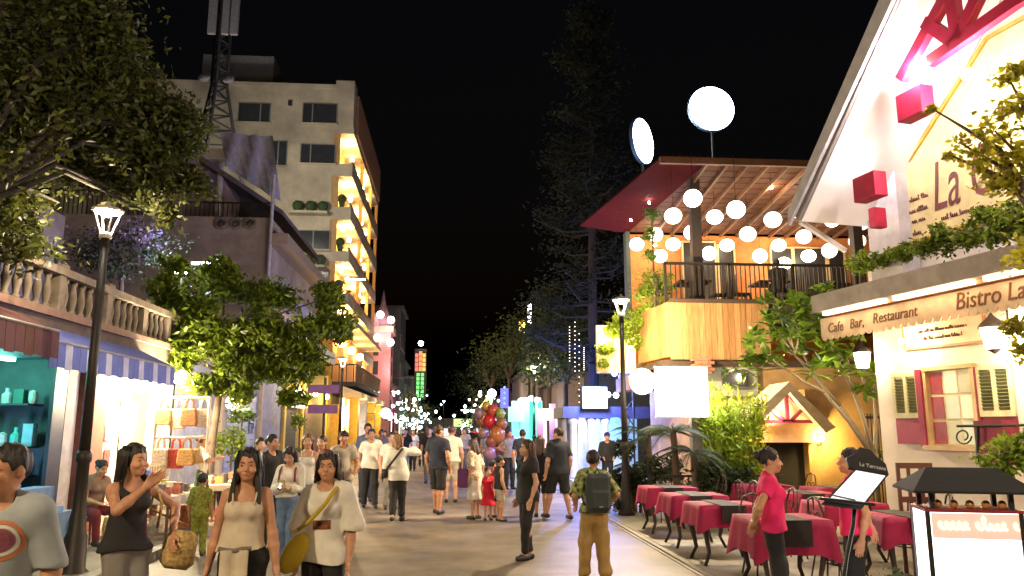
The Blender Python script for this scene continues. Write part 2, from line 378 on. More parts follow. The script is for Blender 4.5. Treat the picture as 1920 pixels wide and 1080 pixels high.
        F.plane((0,0,1), wz+dz); F.wave(bottom.get('fold', .007), 3, (16,16,14))
        sub(bottom.get('name', 'trousers'), F, bottom['m'])
    if top:
        o = top.get('o', .020); hem = top.get('hem', .90)+dz; F = Field((lo[0],lo[1],hem-.05), (hi[0],hi[1],hc[2]+.06), max(vox*.9,.007))
        sl_ = top.get('sleeve', .55)
        if sl_ > 0:
            for q in 'LR':
                sleeve(F, q, o+top.get('so',0.), sl_, top.get('sf', .012)); s0, e, w = arm[q]
                if sl_ <= 1: d_ = (e-s0)/np.linalg.norm(e-s0); e_ = s0+(e-s0)*sl_; F.rc(e_+d_*.10, e_+d_*.16, .10, .10, .006, 1., 'c')
        torso(F, o, top.get('flare',0.))
        if sl_ <= 0:
            for q, sg in (('L',1),('R',-1)): F.el(arm[q][0]+A3(sg*.03,0,.0), (.062,.13,.13), .01, None, 'c')
        if top.get('flare') or hem-dz < .98: F.rc((0,0,hem-.1), up((0,0,1.12)), .128*fat+o+top.get('flare',0.)*1.3, .104*fat+o, .06, .82)
        if hem-dz < .97 and not sit:
            for q in 'LR': h_, k_, _a = leg[q]; F.rc(h_, h_+(k_-h_)*.45, .084*fat+max(o,(bottom or {}).get('o',0)+.010), .080*fat+max(o,(bottom or {}).get('o',0)+.012), .05)
        n = top.get('neck', (.07,.075,.06)); F.el(up((0,-.03,1.455)), n, .012, None, 'c')
        if top.get('tank'): F.plane((0,0,1), top['tank']+dz)
        F.plane((0,0,-1), -hem); F.wave(top.get('fold', .009), 5, (11,11,21))
        sub(top.get('name', 'shirt'), F, top['m'])
        if top.get('tank'):
            b = MB()
            for q in (-1,1):
                b.tube([up((q*.075,-.125,top['tank']-.03)), up((q*.085,-.075,1.395)), up((q*.088,.0,1.437)), up((q*.08,.09,1.36)), up((q*.07,.12,1.24))], .0075, 6)
            b.build('shoulder_strap', top['m'], root, True)
    # --- hair
    if hair is not None:
        col = hair.get('c', (.012,.009,.008)); L = hair.get('len', 0); F = Field(np.array(hp(0,0,1.6))-A3(.22,.22,.24+L), np.array(hp(0,0,1.6))+A3(.22,.22,.18), max(vox*.8,.006))
        F.el(hp(0,.014,1.617), A3(.086,.102,.106)*hsc, .01, Rh)
        F.el(hp(0,-.085,1.565), A3(.064,.07,.082+hair.get('bang',0)*-.02)*hsc, .02, Rh, 'c'); F.el(hp(0,-.10,1.49), A3(.09,.12,.06), .01, Rh, 'c')
        if not L:
            F.el(hp(0,-.092,1.555), A3(.088,.088,.088)*hsc, .012, Rh, 'c')
            for q in (-1,1): F.el(hp(q*.085,-.005,1.535), A3(.04,.06,.062)*hsc, .012, Rh, 'c')
            F.el(hp(0,.07,1.49), A3(.09,.07,.05)*hsc, .02, Rh, 'c')
        else:
            zb = 1.62-L
            F.rc(hp(0,.055,1.60), up((0,.12+hair.get('back',0),zb)), .075, .05, .03); 
            for q in (-1,1):
                F.rc(hp(q*.058,.05,1.62), up((q*.085,.095+hair.get('back',0),zb+.03)), .05, .032, .03)
                if hair.get('front'): F.rc(hp(q*.072,-.005,1.60), up((q*.100,-.088,zb+.12)), .026, .017, .02)
                elif L > .12: F.rc(hp(q*.076,.01,1.61), up((q*.082,.03,max(zb,1.48))), .022, .018, .02)
        if hair.get('bun'): F.el(hp(0,.125,1.63), (.045,.045,.045), .02)
        if hair.get('tail'): F.rc(hp(0,.11,1.64), hp(0,.16,1.45), .04, .02, .03)
        if L and vox < .009:
            st = MB(); g = random.Random(int(L*100)); cr_ = hp(0,.02,1.715)
            for q in range(170):
                a = g.uniform(-2.0,2.0)+math.pi/2; sx_, sy_ = math.cos(a)*.098, math.sin(a)*.112+.012
                if sy_ < -.03 and not hair.get('front'): continue
                e_ = up((sx_*1.05+g.gauss(0,.012), max(sy_,-.07)*.9+.025+g.gauss(0,.012)+hair.get('back',0), zb+g.uniform(-.03,.10)))
                m_ = hp(sx_*.97,sy_,1.62); m2 = hp(sx_*.99+g.gauss(0,.006),sy_+g.gauss(0,.006),1.50) if zb < 1.47 else (m_+A3(*e_))/2
                st.tube([cr_+(m_-cr_)*.35+A3(0,0,.012), hp(sx_*.80,sy_*.80,1.692), m_, m2, (m2+A3(*e_))/2+A3(g.gauss(0,.01),g.gauss(0,.01),0), e_], [.002,.0035,.004,.004,.0035,.001], 3)
            st.build('hair_strands', M('hair_strand_%02d' % int(col[0]*99), col, .42, bump=0), root, True)
        F.wave(.0045, 8, (75,75,9)); sub('hair', F, M('hair_%02d%02d%02d' % tuple(int(c*99) for c in col), col, .55, var=.5, scale=30, bump=.2, bscale=18, stretch=(6,6,.6)))
    if cap:
        F = Field(np.array(hp(0,0,1.66))-A3(.2,.26,.12), np.array(hp(0,0,1.66))+A3(.2,.26,.12), max(vox*.8,.007))
        F.el(hp(0,.01,1.64), (.09,.108,.085), .01, Rh); F.plane((0,0,-1), -hp(0,0,1.62)[2]); F.el(hp(0,-.12,1.635), (.075,.075,.010), .01, Rh); sub('cap', F, cap)
    # --- face pieces
    if face and vox < .0125:
        b = MB(); w = MB(); br = MB(); RR = Matrix(Rh.tolist())
        for q in (-1,1):
            w.ball(hp(q*.033,-.083,1.591), (.0125*hsc,.009*hsc,.0062*hsc), 10, 7, RR); b.ball(hp(q*.033,-.0895,1.591), (.0062*hsc,.0045*hsc,.0058*hsc), 8, 6, RR)
            br.tube([hp(q*.015,-.104,1.613), hp(q*.034,-.102,1.618), hp(q*.051,-.088,1.612)], [.0035,.0042,.002], 6)
        w.build('eye_white', M('eye_white', (.5,.46,.42), .2, bump=0), root, True); b.build('iris', M('eye_dark', (.02,.012,.01), .15, bump=0), root, True)
        br.build('eyebrow', M('hair_dark', (.02,.014,.012), .6), root, True)
        lp = MB(); lp.ball(hp(0,-.1035,1.532), (.021*hsc,.008*hsc,.0048*hsc), 10, 6, RR); lp.ball(hp(0,-.1025,1.5235), (.018*hsc,.008*hsc,.0055*hsc), 10, 6, RR)
        lp.build('lips', M('lips_'+('red' if f else 'brown'), (.42,.10,.09) if f else (.34,.15,.11), .4, bump=0), root, True)
    # --- shoes
    if shoes:
        F = Field((lo[0],lo[1],-.01), (hi[0],hi[1],max(leg['L'][2][2],leg['R'][2][2])+.08), max(vox*.9,.008))
        for q, sg in (('L',1),('R',-1)):
            a = leg[q][2]; F.rc(a+A3(0,.03,-.045), a+A3(sg*.015,-.135,-.048), .046, .038, .03); F.plane((0,0,-1), .0)
        sub('shoes', F, M('shoe_%02d%02d%02d' % tuple(int(c*99) for c in shoes), shoes, .5))
    root['_j'] = 0; del root['_j']
    return root, dict(arm=arm, leg=leg, up=up, hp=hp, sh=sh)
# ---------------------------------------------------------------- ground
road_m = M('road_concrete', (.275,.225,.175), .55, var=.22, scale=1.3, bump=.16, bscale=70, dirt=.5)
pave_m = M('paving_concrete', (.34,.25,.18), .7, var=.15, scale=2, bump=.1, bscale=50, dirt=.3)
struct(MB().box(-700,-60,-.6,700,900,-.13).build('ground', M('earth', (.06,.055,.05), .9)))
struct(MB().box(-4.02,-60,-.12,3.0,320,0).build('road', road_m))
struct(MB().box(-6.2,-60,-.12,-4.18,320,.10).build('left_pavement', pave_m))
struct(MB().box(-4.18,-60,-.12,-4.02,320,.12).build('left_kerb', M('kerb_stone', (.33,.31,.28), .7, dirt=.3)))
struct(MB().box(3.16,-60,-.12,60,320,.025).build('terrace_paving', M('terrace_concrete', (.36,.33,.27), .65, var=.14, scale=1.6, bump=.1, dirt=.3)))
ds = thing('drain_channel', 'narrow drain channel with dark slot along the terrace edge', 'drain', (3.08,12,0))
MB().box(3.0,-60,-.12,3.045,120,.012).box(3.075,-60,-.12,3.16,120,.018).build('concrete_edge', M('kerb_pale', (.42,.39,.33), .7, dirt=.3), ds)
MB().box(3.045,-60,-.12,3.075,120,-.05).build('drain_slot', M('slot_dark', (.02,.02,.02), .9), ds)
# ---------------------------------------------------------------- street lamps
iron = M('lamp_iron', (.028,.022,.018), .5, .3, bump=.05); lampwhite = EM('lamp_led', (1,.93,.80), 60)
def street_lamp(label, x, y, power, top=4.55, s=1.):
    t = thing('street_lamp', label, 'street lamp', (x,y,0), 'street lamps'); zc = top-.42
    MB().lathe((x,y,0), [(.17,0),(.17,.10),(.13,.14),(.125,.5),(.10,.56),(.085,.75),(.075,.8),(.07,1.35),(.09,1.38),(.09,1.46),(.065,1.5)], 16).build('base', iron, t, True)
    MB().tube([(x,y,1.45),(x,y,2.6),(x,y,zc)], [.065,.056,.048], 12).build('pole', iron, t, True)
    MB().lathe((x,y,zc), [(.048,0),(.075,.0),(.075,.05),(.06,.07)], 14).build('collar', M('lamp_white_iron', (.6,.58,.52), .4), t, True)
    for k in range(4):
        a = math.pi/4+k*math.pi/2; c, s_ = math.cos(a), math.sin(a)
        MB().tube([(x+.065*c,y+.065*s_,zc+.05),(x+.17*c,y+.17*s_,zc+.36)], .010, 6).build('rib', M('lamp_white_iron'), t)
    MB().lathe((x,y,zc+.35), [(.19,0),(.195,.02),(.12,.06),(.03,.09),(.02,.13),(.001,.14)], 20).build('cap', M('lamp_white_iron'), t, True)
    MB().lathe((x,y,zc+.335), [(.001,-.012),(.10,-.012),(.16,0),(.16,.012)], 20).build('light_panel', lampwhite, t, True)
    MB().ball((x,y,zc+.305), (.06,.06,.028), 12, 8).build('bulb', lampwhite, t, True)
    lamp('lamp_light', (x,y,zc+.21), power, (1,.76,.46), .045, t)
    return t
street_lamp('black street lamp with lit conical lantern on the left pavement', -4.43, 9.88, 190)
street_lamp('black street lamp with lit conical lantern beside the terrace palms', 3.56, 16.19, 1500)
street_lamp('street lamp standing on the terrace edge beside the viewpoint', 3.56, -.8, 600)
street_lamp('street lamp standing on the left pavement nearest the viewpoint', -4.43, 1.2, 900)
for i, (x, y, pw, d) in enumerate(((-4.4,31,500,'in front of the yellow shop'), (3.5,34,260,'by the cyan stall'), (-4.4,58,500,'below the pink spire'), (3.5,70,400,'by the far trees'))):
    street_lamp('distant street lamp with bright lantern '+d, x, y, pw)
far_l = street_lamp('small far lamp shining over the middle of the street end', P(832,755,118).x, 118, 900, top=6)
# ---------------------------------------------------------------- left: shop with balustrade balcony
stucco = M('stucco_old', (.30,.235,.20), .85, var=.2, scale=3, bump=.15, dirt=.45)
cream = M('stucco_cream', (.62,.52,.38), .8, var=.12, scale=3, bump=.1, dirt=.35)
dark = M('dark_interior', (.03,.028,.026), .8)
X0 = -6.0
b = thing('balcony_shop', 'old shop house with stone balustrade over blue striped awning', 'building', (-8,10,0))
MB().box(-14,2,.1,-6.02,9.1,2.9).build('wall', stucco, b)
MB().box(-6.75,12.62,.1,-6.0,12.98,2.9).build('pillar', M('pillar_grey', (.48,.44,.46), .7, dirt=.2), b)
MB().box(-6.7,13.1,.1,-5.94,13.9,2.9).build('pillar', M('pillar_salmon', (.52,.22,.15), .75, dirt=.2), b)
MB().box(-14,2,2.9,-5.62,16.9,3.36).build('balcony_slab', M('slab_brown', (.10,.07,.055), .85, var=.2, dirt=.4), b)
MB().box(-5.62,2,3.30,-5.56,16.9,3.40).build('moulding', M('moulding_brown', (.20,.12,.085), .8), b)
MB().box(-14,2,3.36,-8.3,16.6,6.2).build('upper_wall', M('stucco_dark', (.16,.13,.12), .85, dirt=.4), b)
for y in (5.2,8.4,11.6,14.4):
    MB().box(-8.3,y,3.4,-8.24,y+1.1,5.4).build('door', M('door_brown', (.06,.035,.03), .6), b)
bal = MB().lathe((0,0,0), [(.055,0),(.055,.05),(.035,.07),(.05,.16),(.062,.24),(.04,.36),(.03,.42),(.05,.45),(.05,.50)], 8)
bal0 = bal.build('baluster', M('stone_balustrade', (.25,.20,.15), .8, var=.2, dirt=.4), b, True, local=True); bme = bal0.data; bal0.location = Vector((-5.7,2.3,3.42))-OFF[b.name]
posts = [2.0,3.5,5,6.5,8,9.6,11.35,12.9,14.4,15.6,16.8]
pm = MB().box(-.09,-.09,0,.09,.09,.62).box(-.11,-.11,.62,.11,.11,.68).build('post', M('stone_balustrade'), b, local=True)
pm.location = Vector((-5.7,posts[0],3.40))-OFF[b.name]
for y in posts[1:]: link('post', pm.data, None, b, loc=Vector((-5.7,y,3.40))-OFF[b.name])
for y0, y1 in zip(posts, posts[1:]):
    n = max(2, int((y1-y0-.2)/.23))
    for k in range(n):
        link('baluster', bme, None, b, loc=Vector((-5.7, y0+.12+(k+.5)*(y1-y0-.24)/n, 3.42))-OFF[b.name])
MB().box(-5.82,2,3.92,-5.58,16.9,4.03).build('handrail', M('stone_balustrade'), b)
MB().box(-5.80,2,3.365,-5.60,16.9,3.42).build('plinth', M('stone_balustrade'), b)
# awnings
def awning(label, y0, y1, zt, zb, xw, xo, ms, name='shop_awning', mtop=None):
    t = thing(name, label, 'awning', (xo,(y0+y1)/2,zb)); n = int((y1-y0)/.19)
    MB().prism([(xw,y0,zt+.45),(xw,y1,zt+.45),(xo,y1,zt),(xo,y0,zt)], (0,0,.02)).build('canopy', mtop or ms[0], t)
    for k in range(n):
        a, c = y0+(y1-y0)*k/n, y0+(y1-y0)*(k+1)/n
        MB().prism([(xo,a+.004,zt),(xo,c-.004,zt),(xo+.012,c-.004,zb+.02*(k%2)),(xo+.012,a+.004,zb+.02*(k%2))], (.006,0,0)).build('valance_strip', ms[k%len(ms)], t)
    MB().tube([(xo,y0,zt+.015),(xo,y1,zt+.015)], .018, 6).build('front_bar', M('bar_grey', (.4,.38,.36), .5, .5), t)
    return t
blue = M('awning_blue', (.10,.13,.42), .8); blue2 = M('awning_pale_blue', (.40,.42,.62), .8)
awning('blue awning with pale stripes above the shops', 9.95, 14.3, 2.83, 2.5, -5.94, -5.0, [blue, blue, blue2], mtop=blue)
awning('dark maroon awning over the turquoise lit shop window', 2.5, 9.85, 2.92, 2.58, -5.94, -4.85, [M('awning_maroon', (.10,.03,.03), .8)])
# turquoise shop window
s = thing('turquoise_shop', 'turquoise lit shop window stacked with small goods', 'shop', (-7,11,.1))
MB().box(-8.2,9.1,.1,-8.1,12.62,2.9).box(-8.1,9.1,2.82,-6.05,12.62,2.9).box(-8.1,9.1,.1,-6.05,12.62,.5).box(-8.1,9.04,.1,-6.05,9.1,2.9).box(-8.1,12.56,.1,-6.05,12.62,2.9).build('room', M('shop_wall', (.10,.14,.14), .7), s)
for z in (.62,1.07,1.50,2.13): MB().box(-8.0,12.1,z-.03,-6.3,12.55,z).build('shelf', M('shelf_dark', (.05,.06,.07), .5), s)
for y in (9.12,10.3,12.45): MB().box(-6.06,y-(.03 if y < 12 else .22),.5,-6.0,y+(.03 if y < 12 else .15),2.7).build('window_frame', M('frame_dark', (.03,.03,.035), .5), s)
MB().box(-6.7,9.4,2.76,-6.6,12.2,2.81).build('tube_light', EM('cyan_tube', (.25,1,.85), 14), s)
lamp('shop_light', (-6.6,11.3,2.55), 34, (.25,1,.82), .2, s); lamp('shop_light', (-6.7,11.6,1.3), 16, (.3,.6,1), .1, s)
gm = [M('goods_%d'%i, c, .5) for i, c in enumerate(((.1,.5,.4),(.5,.6,.55),(.15,.3,.5),(.6,.6,.55),(.05,.2,.15),(.3,.55,.6)))]
for lv_, z in enumerate((.62,1.07,1.50,2.13)):
    for k in range(9):
        x = -7.85+k*.19; h = random.uniform(.2,.34); w = random.uniform(.06,.085); m = random.choice(gm)
        if (k+lv_) % 3 == 0: bb = MB().lathe((x,12.28,z), [(w,0),(w,h*.6),(w*.4,h*.75),(w*.4,h)], 10); nm = ('bottle', 'glass bottle')
        elif (k+lv_) % 3 == 1: bb = MB().obox((x,12.3,z+h/2), (w*2,.14,h)); nm = ('gift_box', 'small gift box')
        else: bb = MB().lathe((x,12.28,z), [(w*.7,0),(w,h*.3),(w*.9,h*.7),(w*.95,h*.72),(.02,h*.85)], 10); nm = ('jar', 'lidded jar')
        tag(bb.build(nm[0], m), nm[1]+', '+ORD[k]+' from the left on the '+('lowest','second','third','top')[lv_]+' shelf of the turquoise shop', nm[0].replace('_',' '), 'goods in the turquoise window')
tag(MB().box(-5.98,9.3,.1,-5.4,11.9,.62).box(-5.98,9.3,.62,-5.7,11.9,.95).build('display_stand', M('stand_blue', (.15,.25,.45), .6)), 'blue display stand below the turquoise shop window', 'display stand')
for k in range(14):
    x, y = -5.55 if k < 8 else -5.84, 9.45+(k%8)*.3; z = .62 if k < 8 else .95
    tag(MB().obox((x,y,z+.04), (.2,.22,.08), Matrix.Rotation(random.uniform(-.3,.3),3,'Z')).build('packet', M('packet_%d'%(k%3), ((.5,.55,.6),(.2,.35,.6),(.6,.55,.45))[k%3], .5)), 'small packet, '+ORD[k%8]+' along the '+('front' if k < 8 else 'raised back')+' tier of the blue display stand', 'packet', 'packets on the blue stand')
# bag shop
s = thing('bag_shop', 'brightly lit white bag shop with posters on its wall', 'shop', (-7,15.4,.1))
wht = M('shop_white', (.82,.74,.60), .7, var=.06, dirt=.12)
MB().box(-8.6,13.9,.1,-8.5,17.3,2.9).box(-8.5,13.9,2.8,-6.0,17.3,2.9).box(-8.5,17.2,.1,-6.0,17.3,2.8).build('room', wht, s)
MB().box(-6.15,13.9,.1,-6.0,15.05,2.8).box(-6.15,16.25,.1,-6.0,17.3,2.8).box(-6.15,15.05,2.42,-6.0,16.25,2.8).build('front_wall', wht, s)
MB().box(-6.7,15.05,.1,-6.17,15.13,2.42).build('door', M('door_olive', (.30,.27,.10), .6), s)
for k, (y, z, c) in enumerate(((14.15,1.7,(.5,.35,.4)),(14.2,1.25,(.4,.12,.1)),(14.75,1.5,(.6,.45,.35)),(14.7,2.2,(.55,.4,.5)),(16.6,1.9,(.45,.3,.4)),(16.9,2.3,(.5,.5,.6)))):
    MB().obox((-5.985,y,z), (.012,.24,.3)).build('poster', M('poster_%d'%k, c, .5, var=.4, scale=14), s)
MB().box(-5.9,14.2,2.72,-5.85,17.0,2.76).build('tube_light', EM('warm_tube', (1,.82,.55), 40), s)
lamp('shop_light', (-5.35,15.4,2.45), 420, (1,.78,.48), .15, s); lamp('shop_light', (-7.2,15.6,2.4), 160, (1,.8,.5), .2, s)
lamp('shop_light', (-5.35,14.9,2.55), 260, (1,.82,.5), .1, s)
MB().ball(P(338,705,15), .10, 12, 8).build('bulb', EM('white_bulb', (1,.92,.85), 90), s, True)
# bag rack and bags
rk = thing('bag_rack', 'white frame rack hung with straw handbags outside the bag shop', 'rack', (-5.0,15.0,.1))
for x in (-5.5,-4.55): MB().tube([(x,15,.1),(x,15,2.35)], .03, 8).build('post', M('rack_white', (.75,.68,.55), .5), rk)
for z in (2.33,1.60): MB().tube([(-5.5,15,z),(-4.55,15,z)], .025, 8).build('rail', M('rack_white'), rk)
bagcols = [((.62,.42,.20),'straw'),((.72,.58,.36),'pale straw'),((.45,.20,.08),'brown'),((.70,.62,.50),'cream'),((.50,.08,.06),'red'),((.55,.33,.12),'tan')]
def handbag(x, y, zt, w, h, c, n, where, grp=None):
    t = thing('handbag', n+' handbag with two loop handles '+where, 'handbag', (x,y,zt), grp); m = M('bag_'+n.replace(' ','_'), c, .8, var=.3, scale=30, bump=.3, bscale=90)
    MB().prism([(x-w/2*.85,y-.06,zt-.18),(x+w/2*.85,y-.06,zt-.18),(x+w/2,y-.07,zt-.18-h*.8),(x+w/2*.9,y-.06,zt-.18-h),(x-w/2*.9,y-.06,zt-.18-h),(x-w/2,y-.07,zt-.18-h*.8)], (0,.13,0)).build('bag_body', m, t, bevel=.02)
    for d in (-.03,.04):
        MB().tube([(x-w*.25,y+d,zt-.20),(x-w*.22,y+d,zt-.06),(x-w*.08,y+d,zt+.01),(x+w*.08,y+d,zt+.01),(x+w*.22,y+d,zt-.06),(x+w*.25,y+d,zt-.20)], .012, 6).build('handle', m, t, True)
i = 0
for zt, n in ((2.31,4),(1.58,4)):
    for k in range(n):
        c, nm = bagcols[(i*5+k*2+(zt<2))%6]; i += 1
        handbag(-5.37+k*.23, 15.0+.12*(k%2), zt, random.uniform(.25,.33), random.uniform(.26,.38), c, nm, ORD[k]+' on the '+('upper' if zt > 2 else 'lower')+' rail of the bag rack', 'handbags on the rack')
for k, (px, py, Y, w, h) in enumerate(((215,940,13.2,.3,.28),(340,880,14.6,.3,.33),(355,900,14.3,.34,.36),(300,930,13.6,.3,.25),(420,960,15,.34,.25))):
    p = P(px, py, Y); c, nm = bagcols[k]; hb = max(.2, p.z-.05)
    tag(MB().lathe((p.x,p.y,.1), [(w*.45,0),(w*.5,h*.5),(w*.42,h),(w*.36,h)], 12).build('basket', M('bag_'+nm.replace(' ','_'), c, .8, var=.3, scale=30, bump=.3, bscale=90)), nm+' woven basket set down on the pavement by the bag shop', 'basket')
# display tables with trinkets
tb = M('table_wood', (.25,.14,.07), .6)
def stall_table(label, x, y, w, d, h, cloth):
    t = thing('stall_table', label, 'table', (x,y,.1))
    MB().box(x-w/2,y-d/2,h-.03,x+w/2,y+d/2,h).build('tabletop', tb, t)
    for sx in (-1,1):
        for sy in (-1,1): MB().box(x+sx*(w/2-.06)-.02,y+sy*(d/2-.06)-.02,.1,x+sx*(w/2-.06)+.02,y+sy*(d/2-.06)+.02,h-.03).build('leg', tb, t)
    MB().box(x-w/2-.02,y-d/2-.02,h-.12,x+w/2+.02,y+d/2+.02,h+.004).build('cover', cloth, t, bevel=.01)
wc = M('cloth_cream', (.66,.56,.42), .8)
stall_table('cream covered stall table crowded with trinkets before the bag shop', -4.75, 13.5, .8, 1.5, .72, wc)
stall_table('cream covered stall table with straw goods near the planter', -4.6, 16.4, .8, 1.4, .70, wc)
for k in range(40):
    q = k%20; tx, ty, z = (-4.75,13.5,.724) if k < 20 else (-4.6,16.4,.704); x = tx-.27+.18*(q%4)+random.uniform(-.03,.03); y = ty-.52+.26*(q//4)+random.uniform(-.04,.04)
    cn, c = random.choice((('tan',(.6,.4,.2)),('cream',(.7,.6,.45)),('red',(.5,.15,.1)),('brown',(.3,.2,.12)),('black',(.15,.12,.1)),('yellow',(.65,.55,.2)))); r = random.uniform(.04,.08); h = random.uniform(.06,.2)
    m = M('trinket_'+cn, c, .6)
    tag((MB().lathe((x,y,z), [(r*.7,0),(r,h*.5),(r*.6,h*.8),(r*.7,h)], 9) if k%2 else MB().obox((x,y,z+h/2), (r*2,r*1.6,h), Matrix.Rotation(k,3,'Z'))).build('trinket' if k%2 else 'trinket_box', m), cn+(' round' if k%2 else ' boxy')+' trinket, '+ORD[q%4]+' in the '+ORD[q//4]+' row on the table '+('before the bag shop' if k < 20 else 'near the planter'), 'souvenir', 'trinkets on the table before the bag shop' if k < 20 else 'trinkets on the table near the planter')
# low fence of dark and white lattice behind woman in black
lf = thing('lattice_screen', 'small white lattice screen standing behind the trinket table', 'screen', (-5.3,14.6,.1))
for k in range(9): MB().box(-5.3,14.2+k*.12,.3,-5.27,14.23+k*.12,1.15).build('slat', M('rack_white'), lf)
for z in (.35,.6,.85,1.1): MB().box(-5.305,14.18,z,-5.265,15.22,z+.03).build('rail', M('rack_white'), lf)
# stools
def stool(label, x, y, c):
    t = thing('stool', label, 'stool', (x,y,.1)); m = M('stool_'+('red' if c[0] > .3 else 'brown'), c, .5)
    MB().lathe((x,y,.43), [(.001,0),(.17,0),(.17,.04),(.001,.05)], 14).build('seat', m, t)
    for k in range(4):
        a = k*math.pi/2+.7; MB().tube([(x+.11*math.cos(a),y+.11*math.sin(a),.44),(x+.17*math.cos(a),y+.17*math.sin(a),.1)], .016, 6).build('leg', m, t)
stool('low brown stool under the woman seated by the grey pillar', -5.35, 12.25, (.16,.06,.04)); stool('low red stool under the seated person in blue', -5.35, 13.75, (.45,.05,.05))
stool('empty red stool beside the display stand', -4.75, 12.55, (.45,.05,.05))
# ---------------------------------------------------------------- low grey building B with globe lamp, plants
s = thing('grey_shop', 'pale grey low shop with roller door beside the bag shop', 'building', (-8,22,.1))
MB().box(-14,17.35,.1,-6.0,27.9,3.6).build('wall', M('wall_bluegrey', (.40,.38,.40), .8, dirt=.3), s)
MB().box(-14.2,17.32,3.6,-5.7,28.1,3.85).build('roof', M('roof_dark', (.08,.07,.07), .9), s)
for k in range(14): MB().box(-6.0,21.2,.2+k*.18,-5.97+.012*(k%2),24.2,.37+k*.18).build('door_slat', M('roller_grey', (.50,.50,.58), .5, .3), s)
text('KTP', .45, M('letter_dark', (.03,.03,.05), .6), s, PX(470,804,-5.96)+Vector((.01,0,0)), R_LEFT, sx=.8)
for y in (20.7,24.7): MB().box(-6.0,y-.12,.1,-5.9,y+.12,3.6).build('pilaster', M('moulding_tan', (.50,.40,.28), .8), s)
g = thing('globe_lamp', 'white globe lamp hanging in front of the grey shop', 'lamp', P(437,755,18.5)); p = P(437,755,18.5)
MB().ball(p, .17, 16, 10).build('globe', EM('globe_white', (.9,.9,1), 7), g, True); MB().tube([p+Vector((0,0,.16)), p+Vector((0,0,.9))], .012, 6).build('rod', iron, g)
lamp('globe_light', p+Vector((.3,-.3,-.1)), 60, (.9,.9,1), .15, g)
fl = thing('floodlight', 'bright white floodlight on a pole above the street tree', 'floodlight', P(338,505,18.2)); p = P(338,505,18.2)
MB().box(p.x-.2,p.y,p.z-.12,p.x+.2,p.y+.14,p.z+.12).build('housing', iron, fl); MB().box(p.x-.18,p.y-.02,p.z-.10,p.x+.18,p.y-.004,p.z+.10).build('lens', EM('flood_white', (.85,.88,1), 60), fl)
MB().tube([(p.x,p.y+.1,p.z-.16),(p.x,p.y+.1,3.8)], .04, 8).build('pole', iron, fl)
q = P(377,493,18.2); MB().box(q.x-.22,q.y,q.z-.025,q.x+.22,q.y+.06,q.z+.025).build('tube_light', EM('flood_white2', (.8,.8,1), 14), fl); MB().bar((p.x,p.y+.1,p.z+.05), (q.x,q.y+.1,q.z), .03).build('arm', iron, fl)
lamp('flood', (p.x+.2,p.y-.5,p.z-.05), 170, (.62,.60,1), .15, fl)
# ---------------------------------------------------------------- middle house with terrace and gabled pavilion
s = thing('terrace_house', 'tall plain house with roof terrace and sloping eaves behind the street tree', 'building', (-9,33,.1))
wl = M('wall_mauve', (.46,.36,.32), .85, var=.12, scale=2, dirt=.35)
MB().box(-15,29,.1,-7.0,39,9.65).build('wall', wl, s)
MB().box(-15,28.96,9.2,-10.5,29,9.45).build('ledge', wl, s)
for px in (415,442,469):
    p = P(px,419,28.95); v = MB()
    v.lathe((0,0,0), [(.24,0),(.24,.06),(.15,.06),(.15,0)], 18)
    for a in range(3): v.obox((0,0,.03), (.32,.03,.04), Matrix.Rotation(a*math.pi/3,3,'Z'))
    o = v.build('ornament', M('stone_balustrade'), s, local=True); o.matrix_local = Matrix.Translation(Vector((p.x,28.95,p.z))-OFF[s.name]) @ Matrix.Rotation(math.pi/2,4,'X')
for k in range(26): MB().box(-15+k*.17,29.05,9.65,-14.97+k*.17,29.08,10.55).build('railing_bar', iron, s)
MB().box(-15,29.03,10.55,-10.5,29.1,10.6).build('railing_top', iron, s)
for k in range(18): MB().box(-10.2+k*.17,29.05,9.65,-10.17+k*.17,29.08,10.2).build('railing_bar', iron, s)
MB().box(-10.3,29.03,10.2,-7.1,29.1,10.25).build('railing_top', iron, s)
MB().box(-15,31.5,9.65,-9.9,38,12.6).build('pavilion_wall', M('wall_rose', (.46,.34,.31), .85, dirt=.3), s)
MB().box(-15.2,30.6,12.5,-9.3,31.5,12.95).build('cornice', M('cornice_pale', (.5,.44,.38), .8), s)
MB().tube([(-9.62,31,9.65),(-9.62,31,12.5)], .14, 10).build('column', M('cornice_pale'), s)
MB().prism([(-9.9,31.5,9.65),(-8.2,31.5,9.65),(-9.9,31.5,12.4)], (0,6,0)).build('stair_wall', M('wall_rose'), s)
MB().prism([(-15,30.4,13.3),(-10.9,30.4,13.0),(-6.9,30.4,10.35),(-6.9,30.4,10.15),(-10.9,30.4,12.75),(-15,30.4,13.0)], (0,9,0)).build('roof', M('roof_slab', (.14,.11,.13), .8), s)
MB().box(-8.9,31.46,9.65,-8.1,31.5,11.2).build('doorway', dark, s)
for z0, z1, xo, m in ((8.6,9.0,-6.3,'eave_tan'),(6.4,6.75,-6.2,'eave_lilac'),(4.9,5.4,-5.9,'eave_white')):
    MB().box(-7.0,28.8,z0,xo,39,z1).build('eave', M(m, {'eave_tan':(.36,.27,.2),'eave_lilac':(.45,.42,.55),'eave_white':(.6,.6,.66)}[m], .8), s)
MB().prism([(-7.0,28.9,9.0),(-6.3,28.9,8.65),(-7.0,28.9,8.65)], (0,10,0)).build('eave', M('eave_tan'), s)
MB().tube([(-6.95,28.85,3),(-6.95,28.85,11.3)], .07, 8).build('drain_pipe', M('pipe_pale', (.5,.46,.44), .6), s)
for k in range(6): MB().box(-7.0,29.6+k*1.5,5.6,-6.96,30.5+k*1.5,6.3).build('window', dark, s)
tp = thing('tarpaulin', 'crumpled grey tarpaulin draped over the terrace roof', 'tarpaulin', P(455,290,30))
